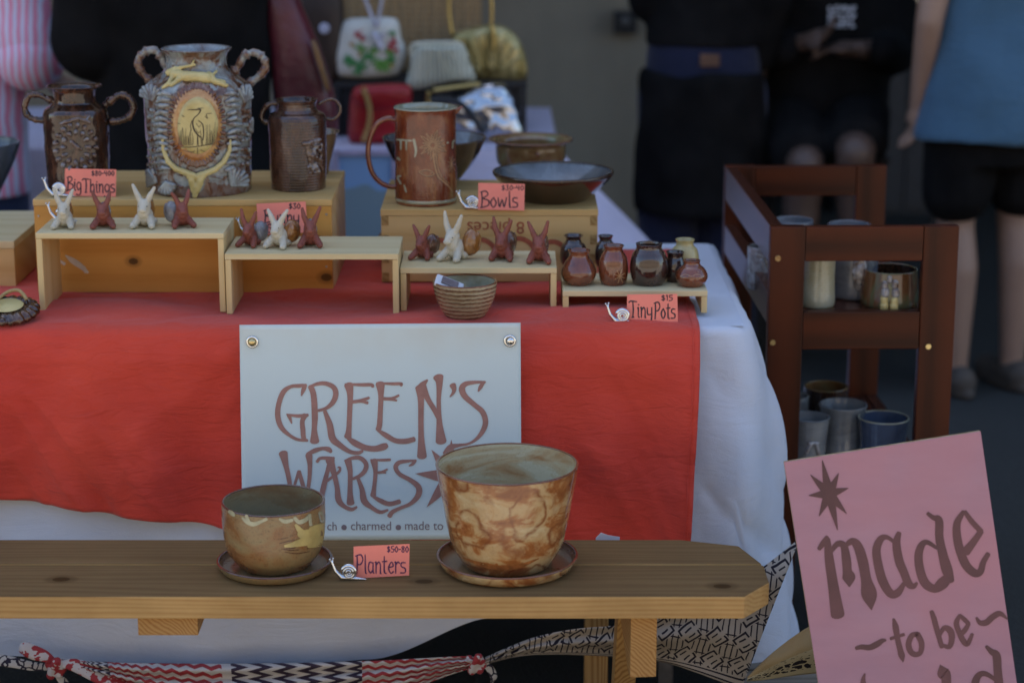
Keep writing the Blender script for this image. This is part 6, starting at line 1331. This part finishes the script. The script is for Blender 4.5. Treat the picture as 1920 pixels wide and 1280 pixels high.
# --- seated person in black hooded top with bare knees
pD = Vector((at_y(1548, 100, 6.35).x, 6.35, 0))
dz = -.20
LG = {'dz': dz, 'pts': [((-.10, .0, .70), (-.13, -.38, .63), (-.13, -.34, .26)), ((.10, .0, .70), (.0, -.43, .67), (.04, -.36, .26))]}
o, V = person(pD, 4, 'seated person in black printed top and shorts with arms crossed', [((-.19, -.02, .90), (-.10, -.19, .95), (.5, -.5, .3)), ((.20, -.02, .90), (.05, -.20, .93), (-1, .15, .05))], 1.72, SKIN_SHADE, True, LG)
blob('hooded_top', [('l', [(0, .01, .64, .20, .155), (0, .01, .78, .20, .16), (0, 0, .92, .195, .145), (0, 0, 1.09, .20, .14), (0, .01, 1.21, .185, .115), (0, .01, 1.28, .10, .085)]), (V(-.17, .01, 1.17), .085, V(-.19, -.02, .91), .07), (V(.17, .01, 1.17), .085, V(.20, -.02, .91), .07), (V(-.19, -.02, .90), .068, V(-.15, -.16, .93), .05), (V(.20, -.02, .90), .068, V(.13, -.18, .92), .05)], .01, BLKC, o, smooth=3, rough=.01)
blob('shorts', [('l', [(0, .01, .62, .18, .16), (0, .01, .78, .175, .14)]), (V(-.10, 0, .71), .105, V(-.13, -.30, .65), .09), (V(.10, 0, .71), .105, V(.03, -.33, .69), .09)], .01, BLKC, o, smooth=2, rough=.006)
for x_, y_ in ((-.13, -.34), (.04, -.36)): blob('shoe', [(Vector((x_, y_ + .03, .235)), .044, Vector((x_, y_ - .12, .222)), .038)], .008, BLKC, o, smooth=2)
WP = plain('white_print', (.5, .52, .56), .7)
rows = []
for r_, y in enumerate((1.045, 1.022, 1.000)):
    x = -.018
    for i in range(5): rows.append([(x, y, .0034), (x, y + .014, .0034)]); rows.append([(x, y + (.014 if i % 2 else 0.0), .003), (x + .009, y + (.014 if (i + r_) % 3 else .002), .003)]); x += .0165
ribbons('printed_lettering', rows, lambda x, y, h: Vector((x - .01, -.156 - h - .004, y)), WP, o, 2, straight=True)
stl = empty('folding_stool', pD + Vector((0, .02, 0)), 0, 'dark folding stool under the seated person', 'stool')
box('seat', (0, 0, .605), (.36, .32, .02), blkw, stl, .005)
for sx in (-1, 1):
    for sy in (-1, 1): box('leg', (sx * .16, sy * .13, .297), (.025, .025, .594), blkw, stl, .003)
box('foot_rest', (0, -.20, .17), (.34, .03, .02), blkw, stl, .003)
for sx in (-1, 1): box('foot_rest_arm', (sx * .16, -.165, .17), (.02, .045, .018), blkw, stl, .002)
# --- person in blue shirt and black shorts
BLUEC = cloth_mat('slate_blue_cotton', (.06, .13, .205), .1)
pE = Vector((at_y(1834, 740, 5.9).x, at_z(1842, 738, 0).y + .06, 0))
o, V = person(pE, 200, 'person in slate blue sleeveless shirt and black shorts at the right edge', [((-.24, .05, 1.10), (-.2, -.06, .90), (.1, -.3, -1)), ((.24, .03, 1.08), (.215, -.05, .84), (0, -.2, -1))], 1.66, SKIN)
blob('shirt', [('l', [(0, .0, .73, .235, .185), (0, 0, .86, .228, .178), (0, 0, 1.0, .205, .158), (0, 0, 1.25, .185, .13), (0, .01, 1.36, .175, .105), (0, .01, 1.42, .09, .075)]), (V(-.15, .01, 1.36), .07, V(-.18, .01, 1.33), .065), (V(.15, .01, 1.36), .07, V(.18, .01, 1.33), .065)], .01, BLUEC, o, smooth=3, rough=.022, rscale=7)
blob('shorts', [('l', [(0, .01, .66, .18, .135), (0, .01, .84, .175, .13), (0, .01, .94, .15, .115)]), (V(-.095, 0, .80), .115, V(-.105, -.0, .60), .10), (V(.095, 0, .80), .115, V(.105, 0, .60), .10)], .01, BLKC, o, smooth=2, rough=.006)
shoes(o, ((-.095, .02), (.095, .02)), plain('brown_sandal_leather', (.07, .055, .042), .8))
# --- dim things in the bay: crate stack with white sheet, low stool with blue shoe
bx = empty('storage_cabinet', (at_y(1700, 200, 8.6).x, 8.8, 0), 0, 'dim dark grey cabinet standing inside the open bay', 'cabinet')
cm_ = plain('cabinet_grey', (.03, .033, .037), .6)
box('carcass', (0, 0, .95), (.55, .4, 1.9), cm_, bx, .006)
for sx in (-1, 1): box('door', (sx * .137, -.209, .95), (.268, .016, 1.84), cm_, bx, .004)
for sx in (-1, 1): box('handle', (sx * .02, -.225, .95), (.012, .014, .16), CHROME, bx, .002)
q = at_y(1762, 206, 7.3)
wp_ = empty('white_carton', (q.x, 7.3, 0), 0, 'small white carton on a post beside the blue shirt', 'carton')
box('carton', (0, 0, q.z), (.075, .06, .075), pp, wp_, .003); box('post', (0, 0, (q.z - .039) / 2), (.03, .03, q.z - .04), blkw, wp_, .002); box('base', (0, 0, .008), (.25, .25, .016), blkw, wp_, .003)
# ================================================================== everything joins the scene
for _o in LATER.q: COL.objects.link(_o)
